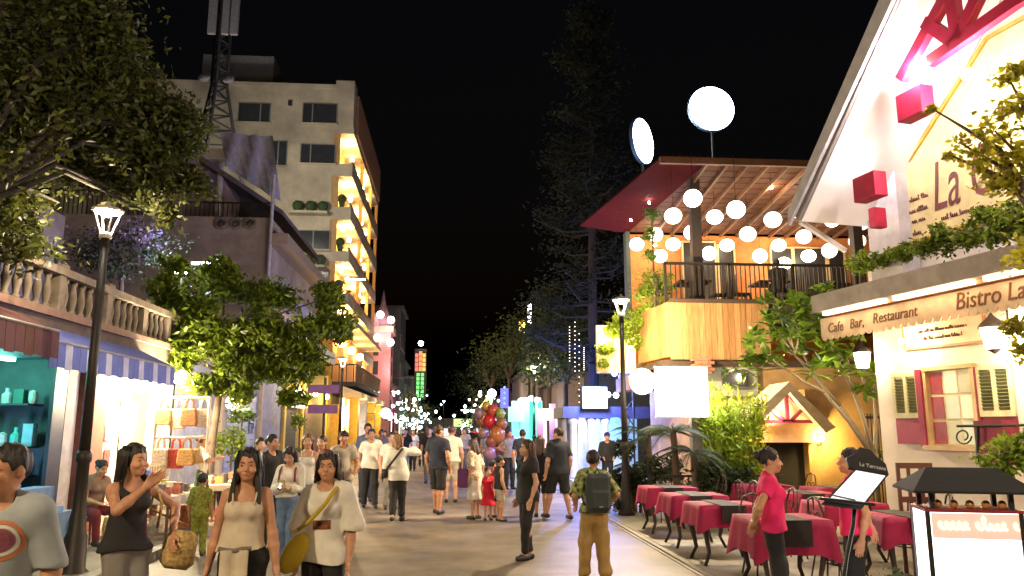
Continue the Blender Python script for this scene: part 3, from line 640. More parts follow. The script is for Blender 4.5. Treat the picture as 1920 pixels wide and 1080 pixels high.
g0 = [[P(412+i*11+j*3, 248+j*14+i*(1+j*1.1)+random.uniform(-3,3), 30.3+.25*math.sin(i*1.7+j)) for i in range(10)] for j in range(6)]
v = MB(); v.add([p for r in g0 for p in r], [(j*10+i, j*10+i+1, (j+1)*10+i+1, (j+1)*10+i) for j in range(5) for i in range(9)]); v.add([p+Vector((0,.05,-.02)) for r in g0 for p in r], [(j*10+i, (j+1)*10+i, (j+1)*10+i+1, j*10+i+1) for j in range(5) for i in range(9)])
v.build('sheet', M('tarp_grey', (.36,.34,.42), .7, bump=.2), tp, True)
# communications mast
t = thing('radio_mast', 'dark lattice radio mast with pale panel antennas rising over the terrace roof', 'mast', (-12.9,40,0)); mm = M('mast_iron', (.03,.028,.03), .6)
cx, cy = -12.85, 40.
def ring(z): r = 1.15-(z-16.8)*.22 if z < 20 else .45; r = max(r,.28); return [(cx+r*math.cos(a), cy+r*math.sin(a), z) for a in (.6,.6+2.094,.6+4.189)]
zs = [12.8,16.8,17.6,18.4,19.2,20,20.8,21.6,22.4,23.2,24,24.8,25.6,26.4]
for i in range(3): MB().tube([ring(z)[i] for z in zs], .09, 6).build('leg', mm, t)
for z0, z1 in zip(zs, zs[1:]):
    a, c = ring(z0), ring(z1)
    for i in range(3): MB().tube([a[i], c[(i+1)%3]], .05, 5).build('brace', mm, t); MB().tube([c[i], c[(i+1)%3]], .045, 5).build('brace', mm, t)
for px, dx in ((398,0),(422,.1),(440,0)):
    p = P(px,40,39.6); MB().box(p.x-.2,p.y-.1,22.7,p.x+.2,p.y+.1,26.6).build('antenna_panel', M('antenna_pale', (.35,.33,.36), .6), t)
for px, py in ((383,145),(428,148)):
    p = P(px,py,39.5); MB().lathe((0,0,0), [(.001,.1),(.2,.06),(.33,0)], 14).build('dish', M('antenna_pale'), t, local=True).matrix_local = Matrix.Translation(p-OFF[t.name])@Matrix.Rotation(1.2,4,'X')
# ---------------------------------------------------------------- hotel
s = thing('hotel', 'tall pale hotel block with open orange lit corner galleries', 'building', (-12,50,.1))
hw = M('hotel_wall', (.66,.57,.42), .85, var=.12, scale=.7, dirt=.4)
hx, hy, ht = -6.45, 46., 22.7
MB().box(-24,46,.1,-7.6,62,ht).build('wall', hw, s); MB().box(-24,45.95,ht,-7.55,62,ht+.25).build('parapet', hw, s)
MB().box(-16.5,48,ht+.25,-12,54,ht+3).build('roof_room', M('hotel_grey', (.25,.24,.23), .85), s)
MB().box(-7.6,46,20.2,-6.45,47.3,ht+.55).build('corner_pier', hw, s); MB().box(-6.7,47.3,20.2,-6.3,62,ht+.1).build('gallery_parapet', M('parapet_lit_red', (.46,.24,.13), .8), s)  # parapet colour lightened and reddened to look lit by the gallery lamps
lv = [19.75,17.0,14.25,11.65,9.1,6.6]
for i, zt in enumerate(lv):
    zb = zt-1.95
    MB().box(-7.6,46,zt,-6.4,62,lv[i-1]-1.95 if i else 20.2).build('gallery_slab', hw, s)
    MB().box(-6.5,46.02,zb,-6.4,62,zb+.25).build('gallery_parapet', M('parapet_lit_red'), s)
    for y in (51.5,57,61.6): MB().box(-6.62,y-.1,zb,-6.4,y+.14,zt).build('gallery_post', M('hotel_orange', (.55,.33,.14), .8), s)
    MB().box(-7.6,46.05,zb,-7.2,46.2,zt).build('gallery_post', M('hotel_orange'), s)
    for y in (47.2,50,53,56,59): 
        MB().ball((-7.0,y,zt-.3), .14, 10, 6).build('gallery_lamp', EM('gallery_bulb', (1,.72,.3), 40), s, True)
    for y in (47.6,54.5): lamp('gallery_light', (-6.9,y,zt-.5), 380, (1,.58,.18), .15, s)
    MB().box(-7.62,46.3,zb,-7.58,61.8,zt-.02).build('gallery_wall', M('gallery_wall', (.6,.42,.18), .7), s)
    if i in (1,2,3): tag(MB().lathe((-7.0,46.35,zb+.02), [(.13,0),(.18,.35),(.16,.35)], 10).ball((-7,46.35,zb+.62), (.28,.25,.3), 9, 6).build('potted_plant', M('plant_dark', (.04,.07,.02), .8)), ('upper','middle','lower')[i-1]+' potted plant in the lit hotel gallery corner', 'plant')
MB().box(-7.6,46,.1,-6.4,62,4.65).build('wall', hw, s)
wf = M('win_frame_grey', (.25,.24,.22), .6); wp = M('win_pane_dark', (.04,.045,.05), .15)
for x0, x1, z0, z1, sp in ((-13.4,-11.55,20.35,21.5,.7),(-9.52,-7.5,20.4,21.6,.28),(-9.52,-7.5,17.8,18.95,.28),(-13.4,-11.6,17.6,19.1,.5),(-11.4,-10.4,17.6,19.1,.5),(-9.5,-7.6,9.8,11,.5),(-9.5,-7.6,12.4,13.5,.5)):
    w = MB().box(x0-.06,45.93,z0-.06,x1+.06,46.0,z1+.06).build('window', wf, s); xm = x0+(x1-x0)*sp
    for a, c in ((x0,xm-.04),(xm+.04,x1)): MB().box(a,45.9,z0,c,45.94,z1).build('pane', wp, w)
    MB().box(x0-.12,45.78,z0-.14,x1+.12,45.96,z0-.06).build('sill', hw, w)
for z in (15.3,12.0,9.2):
    MB().box(-10,45.3,z-.85,-7.7,46,z-.7).build('balcony_ledge', hw, s)
    for k in range(3): tag(MB().ball((-9.5+k*.75,45.6,z-.35), (.32,.25,.34), 9, 6).lathe((-9.5+k*.75,45.6,z-.7), [(.2,0),(.24,.22)], 9).build('planter_bush', M('plant_dark')), 'small dark bush, '+ORD[k]+' from the left on the '+{15.3:'upper',12.0:'middle',9.2:'lower'}[z]+' hotel wall ledge', 'bush', 'bushes on the hotel ledges')
p = P(544,193,45.9); MB().box(p.x-.12,45.85,p.z-.15,p.x+.12,45.99,p.z+.15).build('wall_vent', dark, s)
p = P(703,523,46); MB().box(-6.3,46.2,p.z-.03,-5.4,46.3,p.z+.03).build('wall_lamp', EM('white_wall_lamp', (.9,.9,1), 12), s)
lamp('hotel_fill', (-10.5,37,13), 1500, (1,.92,.72), .5, s)  # bare light in mid-air, added to brighten the hotel wall
# ---------------------------------------------------------------- olive house and yellow balcony cafe
s = thing('olive_house', 'olive yellow shop front with dark doorway and pink sign', 'building', (-8,30,.1))
ol = M('wall_olive', (.34,.24,.05), .8, dirt=.25)
MB().box(-7,28,.1,-6.0,38.9,4.2).build('wall', ol, s)
MB().box(-6.0,28.3,.1,-5.95,30.3,2.7).build('doorway', dark, s); MB().box(-6.0,32,.1,-5.95,36.5,2.6).build('doorway', M('shop_brown', (.10,.05,.03), .7), s)
for y in (28.1,31.4,37): MB().box(-6.0,y-.15,.1,-5.9,y+.15,4.2).build('pillar', M('pillar_yellow', (.62,.42,.06), .7), s)
p = PX(560,750,-5.85); MB().box(-5.9,p.y-1.3,p.z-.3,-5.84,p.y+1.3,p.z+.32).build('sign_board', EM('pink_sign', (1,.42,.45), .9), s)
text('Villa', .42, M('letter_maroon', (.25,.02,.06), .6), s, (-5.83,p.y,p.z), R_LEFT, sx=1.3)
for y in (29.3,33,36): lamp('doorway_light', (-5.4,y,2.9), 70, (1,.68,.25), .1, s); MB().ball((-5.75,y,3.2), .11, 10, 6).build('bulb', EM('amber_bulb', (1,.7,.3), 50), s, True)
s = thing('yellow_cafe', 'yellow cafe front with tan canopy and orange lit balcony', 'building', (-6,45,.1))
ye = M('wall_yellow', (.66,.43,.07), .7, dirt=.15); tan = M('canopy_tan', (.50,.40,.30), .8)
MB().box(-7,40,.1,-5.6,53,3.0).build('wall', M('wall_amber', (.5,.3,.08), .8), s)
MB().box(-7,40,4.0,-6.2,53,7.2).build('balcony_wall', M('balcony_orange', (.62,.28,.06), .8), s)
MB().prism([(-7.2,39.6,7.9),(-5.0,39.6,7.2),(-5.0,39.6,6.95),(-7.2,39.6,6.9)], (0,13.6,0)).build('canopy', tan, s)
MB().box(-7,39.8,3.9,-4.95,53,4.12).build('balcony_floor', dark, s)
for k in range(40): MB().box(-4.98,39.85+k*.33,4.12,-4.95,39.9+k*.33,4.95).build('railing_bar', iron, s)
for k in range(6): MB().box(-6.9+k*.36,39.82,4.12,-6.86+k*.36,39.85,4.95).build('railing_bar', iron, s)
MB().box(-5.0,39.8,4.95,-4.92,53,5.02).build('railing_top', iron, s); MB().box(-7,39.8,4.95,-4.95,39.86,5.02).build('railing_top', iron, s)
MB().prism([(-5.6,39.6,3.9),(-4.6,39.6,3.55),(-4.6,39.6,3.3),(-5.6,39.6,3.3)], (0,13.4,0)).build('lower_canopy', tan, s)
for y, m in ((40.2,ye),(43.8,M('pillar_stone', (.40,.38,.42), .8, dirt=.3)),(48.5,ye),(52.6,ye)): MB().box(-5.5,y-.35,.1,-4.8,y+.35,3.3).build('pillar', m, s)
MB().box(-5.58,41.0,.1,-5.5,43.2,2.2).build('light_panel', EM('white_panel', (1,.97,.92), 3), s)
for y in (41,45,49): lamp('balcony_light', (-5.7,y,6.3), 150, (1,.5,.12), .15, s); MB().ball((-5.9,y,6.2), .22, 10, 6).build('bulb', EM('orange_bulb', (1,.65,.25), 40), s, True)
for y in (41.5,46.5,51): lamp('cafe_light', (-4.4,y,2.8), 120, (1,.72,.3), .1, s)
for k, c in enumerate(((1,.75,.1),(1,.45,.05))):
    y = 37.5+k*1.6
    v.tube([(-5.2,y,2.0+.9*math.sin(a*.5)*.5+.5) for a in range(2)], .05, 6)
    MB().box(-5.25,y-.08,1.4,-5.15,y+.08,3.2).build('neon_strip', EM('neon_amber_%d'%k, c, 9), s)
v = MB().tube([(-5.2,38.6+.45*math.cos(a*.5),2.35+.45*math.sin(a*.5)) for a in range(14)], .06, 6); v.build('neon_ring', EM('neon_yellow', (1,.85,.2), 9), s)
# street sign post
t = thing('direction_sign', 'purple direction sign boards on a dark post', 'sign', (-4.4,27,0)); p = P(608,770,24); x, y = p.x, p.y
MB().tube([(x,y,.1),(x,y,3.3)], .04, 8).build('post', iron, t)
for z, w in ((2.95,.85),(2.35,.8)): MB().box(x-w*.6,y-.05,z-.13,x+w*.5,y-.02,z+.13).build('board', M('sign_purple', (.20,.07,.22), .5), t)
# round sign
t = thing('round_sign', 'round white lit shop sign with dark ring below the pink tower', 'sign', P(724,775,47)); p = P(724,775,47)
v = MB().lathe((0,0,0), [(.30,0),(.30,.1),(.001,.1)], 24).build('disc', EM('round_white', (.85,.9,1), 4), t, local=True); v.matrix_local = Matrix.Rotation(math.pi/2,4,'X')
v = MB().lathe((0,0,0), [(.34,-.02),(.34,.12),(.30,.12),(.30,-.02)], 24).build('rim', M('rim_blue', (.05,.1,.3), .5), t, local=True); v.matrix_local = Matrix.Rotation(math.pi/2,4,'X')
MB().bar(p+Vector((-.34,0,0)), p+Vector((-1.2,0,0)), .05).build('bracket', iron, t)
# pink spire
s = thing('spire_tower', 'slender pink tower with lit corner lanterns and pointed spire', 'building', (-6.6,67,.1)); pk = M('wall_pink', (.45,.22,.22), .8)
MB().box(-7.6,66,.1,-5.4,69,10.2).build('wall', pk, s); MB().box(-7.8,65.8,9.9,-5.2,69.2,10.4).build('cornice', M('moulding_pink', (.55,.35,.28), .8), s)
MB().lathe((-6.2,67,10.4), [(1.0,0),(1.05,.3),(.7,.9),(.25,2),(.04,3.2),(.001,3.3)], 10).build('spire', M('spire_mauve', (.25,.16,.2), .7), s)
MB().lathe((-6.9,66.2,10.4), [(.55,0),(.6,.2),(.4,.7),(.1,1.2)], 8).build('turret', M('spire_mauve'), s)
for k in range(5): MB().box(-7.0,65.95,1.5+k*1.6,-6.4,66,2.6+k*1.6).build('window', dark, s); MB().box(-5.4,66.8,1.5+k*1.6,-5.36,67.8,2.6+k*1.6).build('window', dark, s)
for (px, py) in ((713,590),(733,600),(708,633),(732,642)):
    p = P(px,py,65.5); MB().ball(p, .32, 9, 6).build('lantern', EM('pink_lantern', (1,.72,.66), 8), s, True)
lamp('tower_light', (-5,64.6,9.5), 250, (1,.6,.55), .2, s); lamp('tower_light', (-5,65,6.5), 150, (1,.5,.5), .2, s)
# far left row
for i, (y0, y1, h, c, nm) in enumerate(((69.5,76,5.5,(.42,.12,.22),'low magenta house beyond the pink tower'),(76,84,13.5,(.10,.11,.11),'tall dark grey block beyond the magenta house'),(84,96,9,(.3,.27,.2),'beige two storey house far down the street'),(96,120,8,(.12,.13,.14),'farthest dim grey block on the left side'))):
    s = thing('house', nm, 'building', (-7,(y0+y1)/2,.1)); x1 = -5.6+.3*(i%2)
    MB().box(-16,y0,.1,x1,y1,h).build('wall', M('far_wall_%d'%i, c, .85, dirt=.3), s); MB().box(-16,y0-.1,h,x1+.3,y1,h+.25).build('roof', M('roof_dark'), s)
    n = int((y1-y0)/2.2)
    for f_ in range(int(h/2.8)):
        for k in range(n):
            w = MB().box(x1,y0+.6+k*2.2,1.2+f_*2.8,x1+.06,y0+1.8+k*2.2,2.6+f_*2.8).build('window', M('win_frame_grey'), s)
            MB().box(x1+.06,y0+.7+k*2.2,1.3+f_*2.8,x1+.08,y0+1.7+k*2.2,2.5+f_*2.8).build('pane', EM('far_lit', (1,.85,.6), 2.5) if (k+f_)%4 == 0 and f_ < 2 else wp, w)
    lamp('shopfront_light', (-4.9,(y0+y1)/2,2.6), 160, (.9,.95,1) if i != 0 else (1,.4,.6), .15, s)
    MB().box(x1+.1,y0+.5,2.7,x1+.2,y1-.5,3.2).build('lit_fascia', EM('fascia_%d'%i, ((1,.35,.55),(.8,1,1),(.85,1,.95),(.9,1,1))[i], 3.5), s)
t = thing('neon_sign', 'tall vertical neon sign red over orange over green', 'sign', P(788,700,72)); 
for k, (dx, c, z0, z1) in enumerate(((-.35,(1,.08,.06),7.0,8.7),(.0,(1,.2,.02),7.0,8.9),(.32,(1,.42,.05),7.0,8.7),(-.2,(.0,.8,.12),4.6,6.9),(.2,(.0,.75,.15),4.6,6.9))):
    x = P(788,700,72).x+dx
    n = 4 if k < 3 else 6
    for q in range(n):
        a = z0+(z1-z0)*q/n; MB().box(x-.14,72,a+.04,x+.14,72.1,a+(z1-z0)/n-.04).build('neon_character', EM('neon_%d'%k, c, .9), t)
MB().box(P(788,700,72).x-.55,72.12,4.4,P(788,700,72).x+.55,72.3,9.1).build('backing', dark, t); MB().ball((P(788,700,72).x,72,9.6), .25, 8, 6).build('finial_lamp', EM('flood_white2'), t)
MB().bar((P(788,700,72).x-.5,72.2,6.5), (-5.6,72.2,6.5), .1).build('bracket', iron, t)
# ---------------------------------------------------------------- right: restaurant with half-timbered gable
A0 = Vector((6.2, 11.0, 0)); _v = _ray(540, 805); _v.z = 0; FD = -_v.normalized(); FN = Vector((FD.y, -FD.x, 0))
if FN.x > 0: FN = -FN
def W3(t, k, z): return A0+FD*t+FN*k+Vector((0,0,z))
def FK(px, py, k):
    d = _ray(px, py); q = A0+FN*k; return C0+d*((q-C0).dot(FN)/d.dot(FN))
def tz(p): return ((p-A0).dot(FD), p.z)
R_FAC = frame(FD, (0,0,1)); RB = Matrix((FD, -FN, Vector((0,0,1)))).transposed()
def fbox(mb, t0, t1, k0, k1, z0, z1): return mb.obox(W3((t0+t1)/2,(k0+k1)/2,(z0+z1)/2), (abs(t1-t0),abs(k1-k0),abs(z1-z0)), RB)
rs = thing('gabled_restaurant', 'white restaurant with steep overhanging gable and pink timber truss', 'building', W3(0,0,0))
rw = M('resto_cream', (.82,.74,.64), .75, var=.06, scale=2, bump=.06, dirt=.15); rwhite = M('resto_white', (.80,.76,.76), .6, var=.03, bump=.02); pink = M('timber_pink', (.40,.010,.05), .5, bump=.06); maroon = M('shutter_maroon', (.27,.012,.055), .5)
e0 = FK(1497,412,1.45); e1 = FK(1682,0,1.45); t0_, z0_ = tz(e0); t1_, z1_ = tz(e1); sl = (z1_-z0_)/(t1_-t0_); TR = 3.75; ZR = z0_+sl*(TR-t0_)
def roof_z(t): return z0_+sl*((t if t < TR else 2*TR-t)-t0_)
tw0, tw1 = .0, 2*TR
MB().prism([W3(tw0,0,.02),W3(tw1,0,.02),W3(tw1,0,roof_z(tw1)),W3(TR,0,ZR),W3(tw0,0,roof_z(tw0))], -FN*6).build('wall', rw, rs)
for a, b_ in ((t0_,TR),(2*TR-t0_,TR)):
    sg = 1 if a < b_ else -1
    MB().prism([W3(a,1.45,z0_),W3(TR,1.45,ZR),W3(TR,1.45,ZR+.32),W3(a-sg*.12,1.45,z0_+.10)], -FN*7.6).build('roof', M('roof_tile_grey', (.22,.2,.2), .8), rs)
    MB().prism([W3(a,1.40,z0_-.02),W3(TR,1.40,ZR-.02),W3(TR,1.40,ZR-.004),W3(a,1.40,z0_-.004)], -FN*1.38).build('soffit', rwhite, rs)
    MB().prism([W3(a-sg*.14,1.47,z0_-.05),W3(TR,1.47,ZR-.06),W3(TR,1.47,ZR+.34),W3(a-sg*.14,1.47,z0_+.16)], FN*.05).build('barge_board', M('barge_grey', (.46,.45,.50), .6), rs)
MB().bar(FK(1500,415,1.3), FK(1585,470,.4), .06).build('roof_strut', rwhite, rs)
for px, py, k, hw_, hz_ in ((1703,194,1.2,.2,.175),(1619,350,1.2,.2,.165),(1634,408,.75,.06,.14)):
    p = FK(px,py,k); t, z = tz(p); fbox(MB(), t-hw_,t+hw_,k-.2,k,z-hz_,z+hz_).build('beam_end', pink, rs, bevel=.008)
for a, c in (((1776,-8),(1690,150)),((1786,-6),(1797,72)),((1836,-8),(1798,72)),((1918,-6),(1744,116)),((1736,42),(1795,82)),((2050,-80),(1910,0))):
    MB().bar(FK(*a,1.2), FK(*c,1.2), .14, .10, up=FN).build('truss_bar', pink, rs)
fl_ = MB().obox(FK(1738,262,.2), (.3,.5,1.5), RB)
tgrey = tz(FK(1655,330,.02)); fbox(MB(), tgrey[0]-.05, tgrey[0]+.55, .02, .32, 3.7, 5.3).build('shade_block', M('shade_grey', (.5,.46,.48), .7), rs)  # grey block standing in for the shaded wall between soffit and sign
for px, py, pw in ((1722,116,55),(1815,140,55)):
    p = FK(px,py,1.15); MB().ball(p, .07, 10, 6).build('spot_bulb', EM('hot_white', (1,.9,.85), 120), rs, True); lamp('spot_or_fill_light', p+FN*.1-Vector((0,0,.1)), pw*2.2, (1,.86,.80), .08, rs)
lamp('spot_or_fill_light', FK(1600,300,1.0), 100, (1,.9,.88), .1, rs)  # bare light without a bulb, added to whiten the lower soffit
# hexagonal sign
sb = thing('name_board', 'cream hexagonal name board with gold edge on the restaurant gable', 'sign', FK(1790,300,.15)); gold = M('gold_edge', (.55,.36,.08), .4, .4)
hexp = [tz(FK(x,y,.12)) for x, y in ((1688,462),(1673,352),(1852,72))]
pts = hexp+[(2*TR-t, z) for t, z in hexp[::-1]]
MB().prism([W3(t,.06,z) for t, z in pts], FN*.06).build('board', M('board_cream', (.62,.50,.25), .6, dirt=.15), sb)
for (a, b_) in zip(pts, pts[1:]+pts[:1]): MB().bar(W3(a[0],.13,a[1]), W3(b_[0],.13,b_[1]), .05, .05, up=FN).build('edge', gold, sb)
br_ = M('letter_brown', (.10,.02,.02), .6)
pL = FK(1795,340,.13); text('La Ca', .95, br_, sb, pL+FD*.14, R_FAC @ Matrix.Rotation(.0,3,'Z'), shear=.25, sx=.52)
def squiggle(parent, c, w, h, m, R, seed, thick=.008):
    g = random.Random(seed); v = MB(); x = -w/2; pts = []; ph = 0; word = g.randint(3,7); amp = 1
    while x < w/2:
        for q in range(8):
            ph += math.pi/4; pts.append(c+R@Vector((x+h*.16*math.sin(ph), h*.25*amp*(1-math.cos(ph))-h*.2, .004))); x += h*.055
        amp = g.choice((1,1,1,1.9,.8)); word -= 1
        if word == 0: v.tube(pts, thick, 4); pts = []; x += h*.35; word = g.randint(3,7)
    if len(pts) > 1: v.tube(pts, thick, 4)
    return v.build('small_script', m, parent)
for k, (px, py, w) in enumerate(((1722,372,.32),(1722,394,.34),(1722,414,.22),(1712,440,.3),(1800,400,.6))): squiggle(sb, FK(px,py,.125), w, .07, br_, R_FAC, k)
# ledge, strip light, awning
tA, zA = tz(FK(1545,590,1.15)); tB = 6.0
zl0 = tz(FK(1545,588,1.15))[1]; zl1 = tz(FK(1545,556,1.15))[1]
fbox(MB(), tA, tB, .0, 1.34, zl0, zl1).build('ledge', M('ledge_grey', (.50,.45,.42), .75, dirt=.2), rs)
fbox(MB(), tA+.1, tB, .78, 1.2, zl0-.05, zl0-.004).build('ledge_band', M('band_orange', (.55,.28,.16), .7), rs)
for a in (.15, 1.45, 2.75): fbox(MB(), tA+a, tA+a+1.15, 1.23, 1.29, zl0-.05, zl0-.006).build('strip_light', EM('strip_warm', (1,.60,.34), 8), rs)
aw = thing('scalloped_awning', 'cream awning lettered with restaurant and bistro over the shuttered window', 'awning', W3(1,1.1,3)); ac = M('awning_cream', (.78,.62,.42), .8, dirt=.2)
za1 = tz(FK(1543,600,1.1))[1]; za0 = tz(FK(1543,640,1.1))[1]; tA2 = tz(FK(1541,620,1.1))[0]
MB().prism([W3(tA2,1.1,za1),W3(tA2,.05,za1+.12),W3(tA2,.05,za1+.14),W3(tA2,1.1,za1+.02)], FD*(tB-tA2)).build('canopy', ac, aw)
fbox(MB(), tA2, tB, 1.10, 1.115, za0+.07, za1+.01).build('valance', ac, aw)
n = 46
for k in range(n):
    t = tA2+(tB-tA2)*(k+.5)/n; h = (tB-tA2)/n/2
    MB().prism([W3(t+h*math.cos(a),1.10,za0+.07+.07*math.sin(a)) for a in [math.pi+math.pi*q/6 for q in range(7)]], FN*.015).build('scallop', ac, aw)
lm = M('letter_awning', (.16,.08,.03), .7)
for body, px, py, sz, sh in (('Cafe',1566,614,.19,.2),('Bar,',1606,606,.19,.2),('Restaurant',1676,591,.19,.2),('Bistro La',1853,556,.27,.2)):
    p = FK(px,py,1.118); text(body, sz, lm, aw, p+FN*.002, R_FAC, shear=sh, sx=.9)
# cream notice board under the awning
nb = thing('notice_board', 'cream notice board with lines of script above the shuttered window', 'sign', FK(1770,620,.06))
c4 = [tz(FK(x,y,.05)) for x, y in ((1693,612),(1700,655),(1848,640),(1845,585))]
MB().prism([W3(t,.01,z) for t, z in c4], FN*.05).build('board', M('board_pale', (.72,.58,.42), .6), nb)
for a, b_ in zip(c4, c4[1:]+c4[:1]): MB().bar(W3(a[0],.06,a[1]), W3(b_[0],.06,b_[1]), .03, .03, up=FN).build('edge', M('edge_orange', (.5,.2,.08), .6), nb)
for k, (px, py, w) in enumerate(((1765,617,1.0),(1765,632,.8))): squiggle(nb, FK(px,py,.065), w*.8, .05, M('letter_brown'), R_FAC, 20+k, .006)
# shuttered window
wn_ = MB(); ta, za = tz(FK(1752,832,.02)); tb, zb = tz(FK(1822,690,.02)); zs0 = tz(FK(1755,835,.02))[1]; zs1 = tz(FK(1755,695,.02))[1]
tm = (ta+tb)/2; w_ = .42
win = fbox(MB(), ta-.05, ta, .005, .07, zs0, zs1); fbox(win, tb, tb+.06, .005, .07, zs0, zs1); fbox(win, ta-.05, tb+.06, .005, .08, zs1, zs1+.05); fbox(win, ta-.10, tb+.1, .005, .12, zs0-.06, zs0)
win = win.build('window', M('frame_cream', (.60,.42,.22), .5), rs)
for i in range(3):
    for j in range(3):
        a = ta+(tb-ta)*i/3; z = zs0+(zs1-zs0)*j/3
        fbox(MB(), a+.02, a+(tb-ta)/3-.02, .012, .02, z+.02, z+(zs1-zs0)/3-.02).build('pane', M('pane_red_reflection', (.30,.02,.04), .25, bump=0) if i == 0 else EM('win_glow_%d'%((i+j)%3), ((1,.82,.40),(.9,.72,.25),(.85,.85,.42))[(i+j)%3], (.52,.28,.38)[(i+j)%3]), win)  # left column: reddish reflection put into the pane colour
fbox(MB(), ta, tb, .008, .012, zs0, zs1).build('glazing_bars', M('bar_cream', (.7,.6,.4), .5), win)
slat = M('louvre_green', (.16,.17,.08), .5); shc = M('shutter_cream', (.60,.58,.34), .5)
for (s0, s1) in ((ta-.62, ta-.14),(tb+.08, tb+.58)):
    zc = zs0+(zs1-zs0)*.42
    fr = fbox(MB(), s0, s1, .03, .05, zs0+.01, zs0+(zs1-zs0)*.40).build('shutter', maroon, rs)
    f2 = MB(); [fbox(f2, q, q+.05, .03, .07, zc, zs1) for q in (s0, (s0+s1)/2-.025, s1-.05)]; fbox(f2, s0, s1, .03, .068, zc-.05, zc+.02); fbox(f2, s0, s1, .03, .068, zs1-.05, zs1); f2.build('shutter_frame', shc, fr)
    for h_ in range(2):
        for q in range(11):
            a = s0+.055+h_*((s1-s0)/2-.01); z = zc+.045+q*(zs1-zc-.1)/11
            MB().obox(W3(a+(s1-s0)/4-.05,.05,z), ((s1-s0)/2-.085,.012,.045), RB@Matrix.Rotation(.6,3,'X')).build('slat', slat, fr)
    fbox(MB(), s1-.012 if s0 < ta else s0, s1 if s0 < ta else s0+.012, .03, .08, zs0, zs1).build('shutter_edge', maroon, fr)
fbox(MB(), ta-.15, ta-.05, .03, .10, zs0-.02, zs1+.03).build('folded_leaf', maroon, win)
fbox(MB(), tA, tB, 0, .06, zs0-.42, zs0-.30).build('string_course', rw, rs)
# wall lantern and corner glow lamp
def wall_lantern(label, p, base, pw, s=1., col=(1,.82,.56)):
    t = thing('wall_lantern', label, 'lantern', p); b = Vector(base)
    MB().lathe(p, [(.001,-.14*s),(.09*s,-.13*s),(.13*s,.10*s),(.001,.10*s)], 8).build('lit_glass', EM('lantern_glow', (1,.80,.48), 22), t)
    MB().lathe(p+Vector((0,0,.11*s)), [(.16*s,0),(.13*s,.05*s),(.03*s,.14*s),(.001,.19*s)], 8).build('cap', iron, t)
    MB().lathe(p+Vector((0,0,-.20*s)), [(.001,0),(.03*s,.02*s),(.08*s,.06*s)], 8).build('finial', iron, t)
    MB().tube([p+Vector((0,0,.3*s)), p+Vector((0,0,.38*s)), (p+b)/2+Vector((0,0,.45*s)), b+Vector((0,0,.35*s)), b], .014, 6).build('bracket', iron, t, True)
    lamp('lantern_light', p+Vector((-.02,-.22*s,-.05)), pw, col, .08, t); return t
wall_lantern('big glowing wall lantern on scrolled bracket at the right of the window', FK(1862,632,.40), FK(1890,600,.0), 70, 1.0)
wall_lantern('glowing box lantern hanging under the far end of the awning', P(1617,674,11.3), P(1640,640,11.9), 70, .95)
lamp('entry_light', FK(1690,640,.35), 28, (1,.80,.42), .06, rs); MB().ball(FK(1690,640,.2), .04, 8, 6).build('spot_bulb', EM('hot_amber', (1,.8,.5), 40), rs)
# balcony bracket rail + red stand
rl = thing('scroll_rail', 'wrought iron rail with scroll bracket under the restaurant window', 'rail', FK(1860,800,.5))
MB().tube([FK(1795,799,.5), FK(1935,797,.5)], .018, 6).build('rail', iron, rl)
MB().tube([FK(1806+16*math.cos(a)*(1-a*.07), 818+16*math.sin(a)*(1-a*.07), .5) for a in [q*.5 for q in range(16)]], .010, 5).build('scroll', iron, rl)
MB().tube([FK(1833,800,.5), FK(1833,870,.5)], .02, 6).build('post', iron, rl)
fbox(MB(), *sorted((tz(FK(1828,800,.42))[0], tz(FK(1882,800,.42))[0])), .30, .44, 1.35, 1.85).build('hanging_panel', maroon, rl)
# ---------------------------------------------------------------- rooftop bar
dk = thing('rooftop_bar', 'rooftop bar with plank clad deck and slatted roof full of lanterns', 'building', (8,20,0))
wood = [M('plank_%d'%k, c, .6, var=.25, scale=3, bump=.12, stretch=(9,9,.8)) for k, c in enumerate(((.36,.19,.07),(.31,.155,.052),(.40,.22,.08),(.33,.165,.058)))]
OR = M('wall_orange', (.62,.20,.05), .75, dirt=.2); och = M('wall_ochre', (.50,.31,.12), .8, var=.15, scale=2.5, bump=.2, dirt=.25)
def planks(a, b_, z0, z1, n, nm='plank'):
    a, b_ = Vector(a), Vector(b_); d = b_-a; L = d.length; u = d.normalized(); R = Matrix((u, Vector((-u.y,u.x,0)), Vector((0,0,1)))).transposed()
    for k in range(n):
        c = a+d*(k+.5)/n; MB().obox((c.x,c.y,(z0+z1)/2), (L/n-.008,.03+.012*random.random(),z1-z0), R).build(nm, random.choice(wood), dk)
planks((4.97,17.5,0), (7.36,17.5,0), 3.34, 4.66, 17); planks((4.72,19.5,0), (4.96,17.52,0), 3.4, 4.68, 9)
MB().box(4.98,17.54,4.5,12.5,22.5,4.68).build('deck_floor', M('deck_dark', (.10,.06,.04), .7), dk)
MB().box(4.8,17.54,3.18,12.5,22.5,3.33).build('deck_beam', M('beam_dark', (.05,.03,.02), .7), dk)
MB().box(7.38,17.52,4.2,12.5,17.56,4.66).build('deck_fascia', M('beam_dark'), dk)
MB().box(5.0,17.44,4.66,12.5,17.56,4.75).build('deck_rail_foot', M('beam_dark'), dk)
rb = MB().box(-.012,-.012,0,.012,.012,.92).build('railing_bar', iron, dk, local=True); rb.location = Vector((12.3,17.9,4.75))-OFF[dk.name]
for k in range(62): link('railing_bar', rb.data, None, dk, loc=Vector((5.05+k*.115,17.9,4.75))-OFF[dk.name])
MB().box(5.0,17.87,5.66,12.4,17.93,5.72).build('railing_top', iron, dk); MB().box(5.0,17.88,4.80,12.4,17.92,4.83).build('railing_foot', iron, dk)
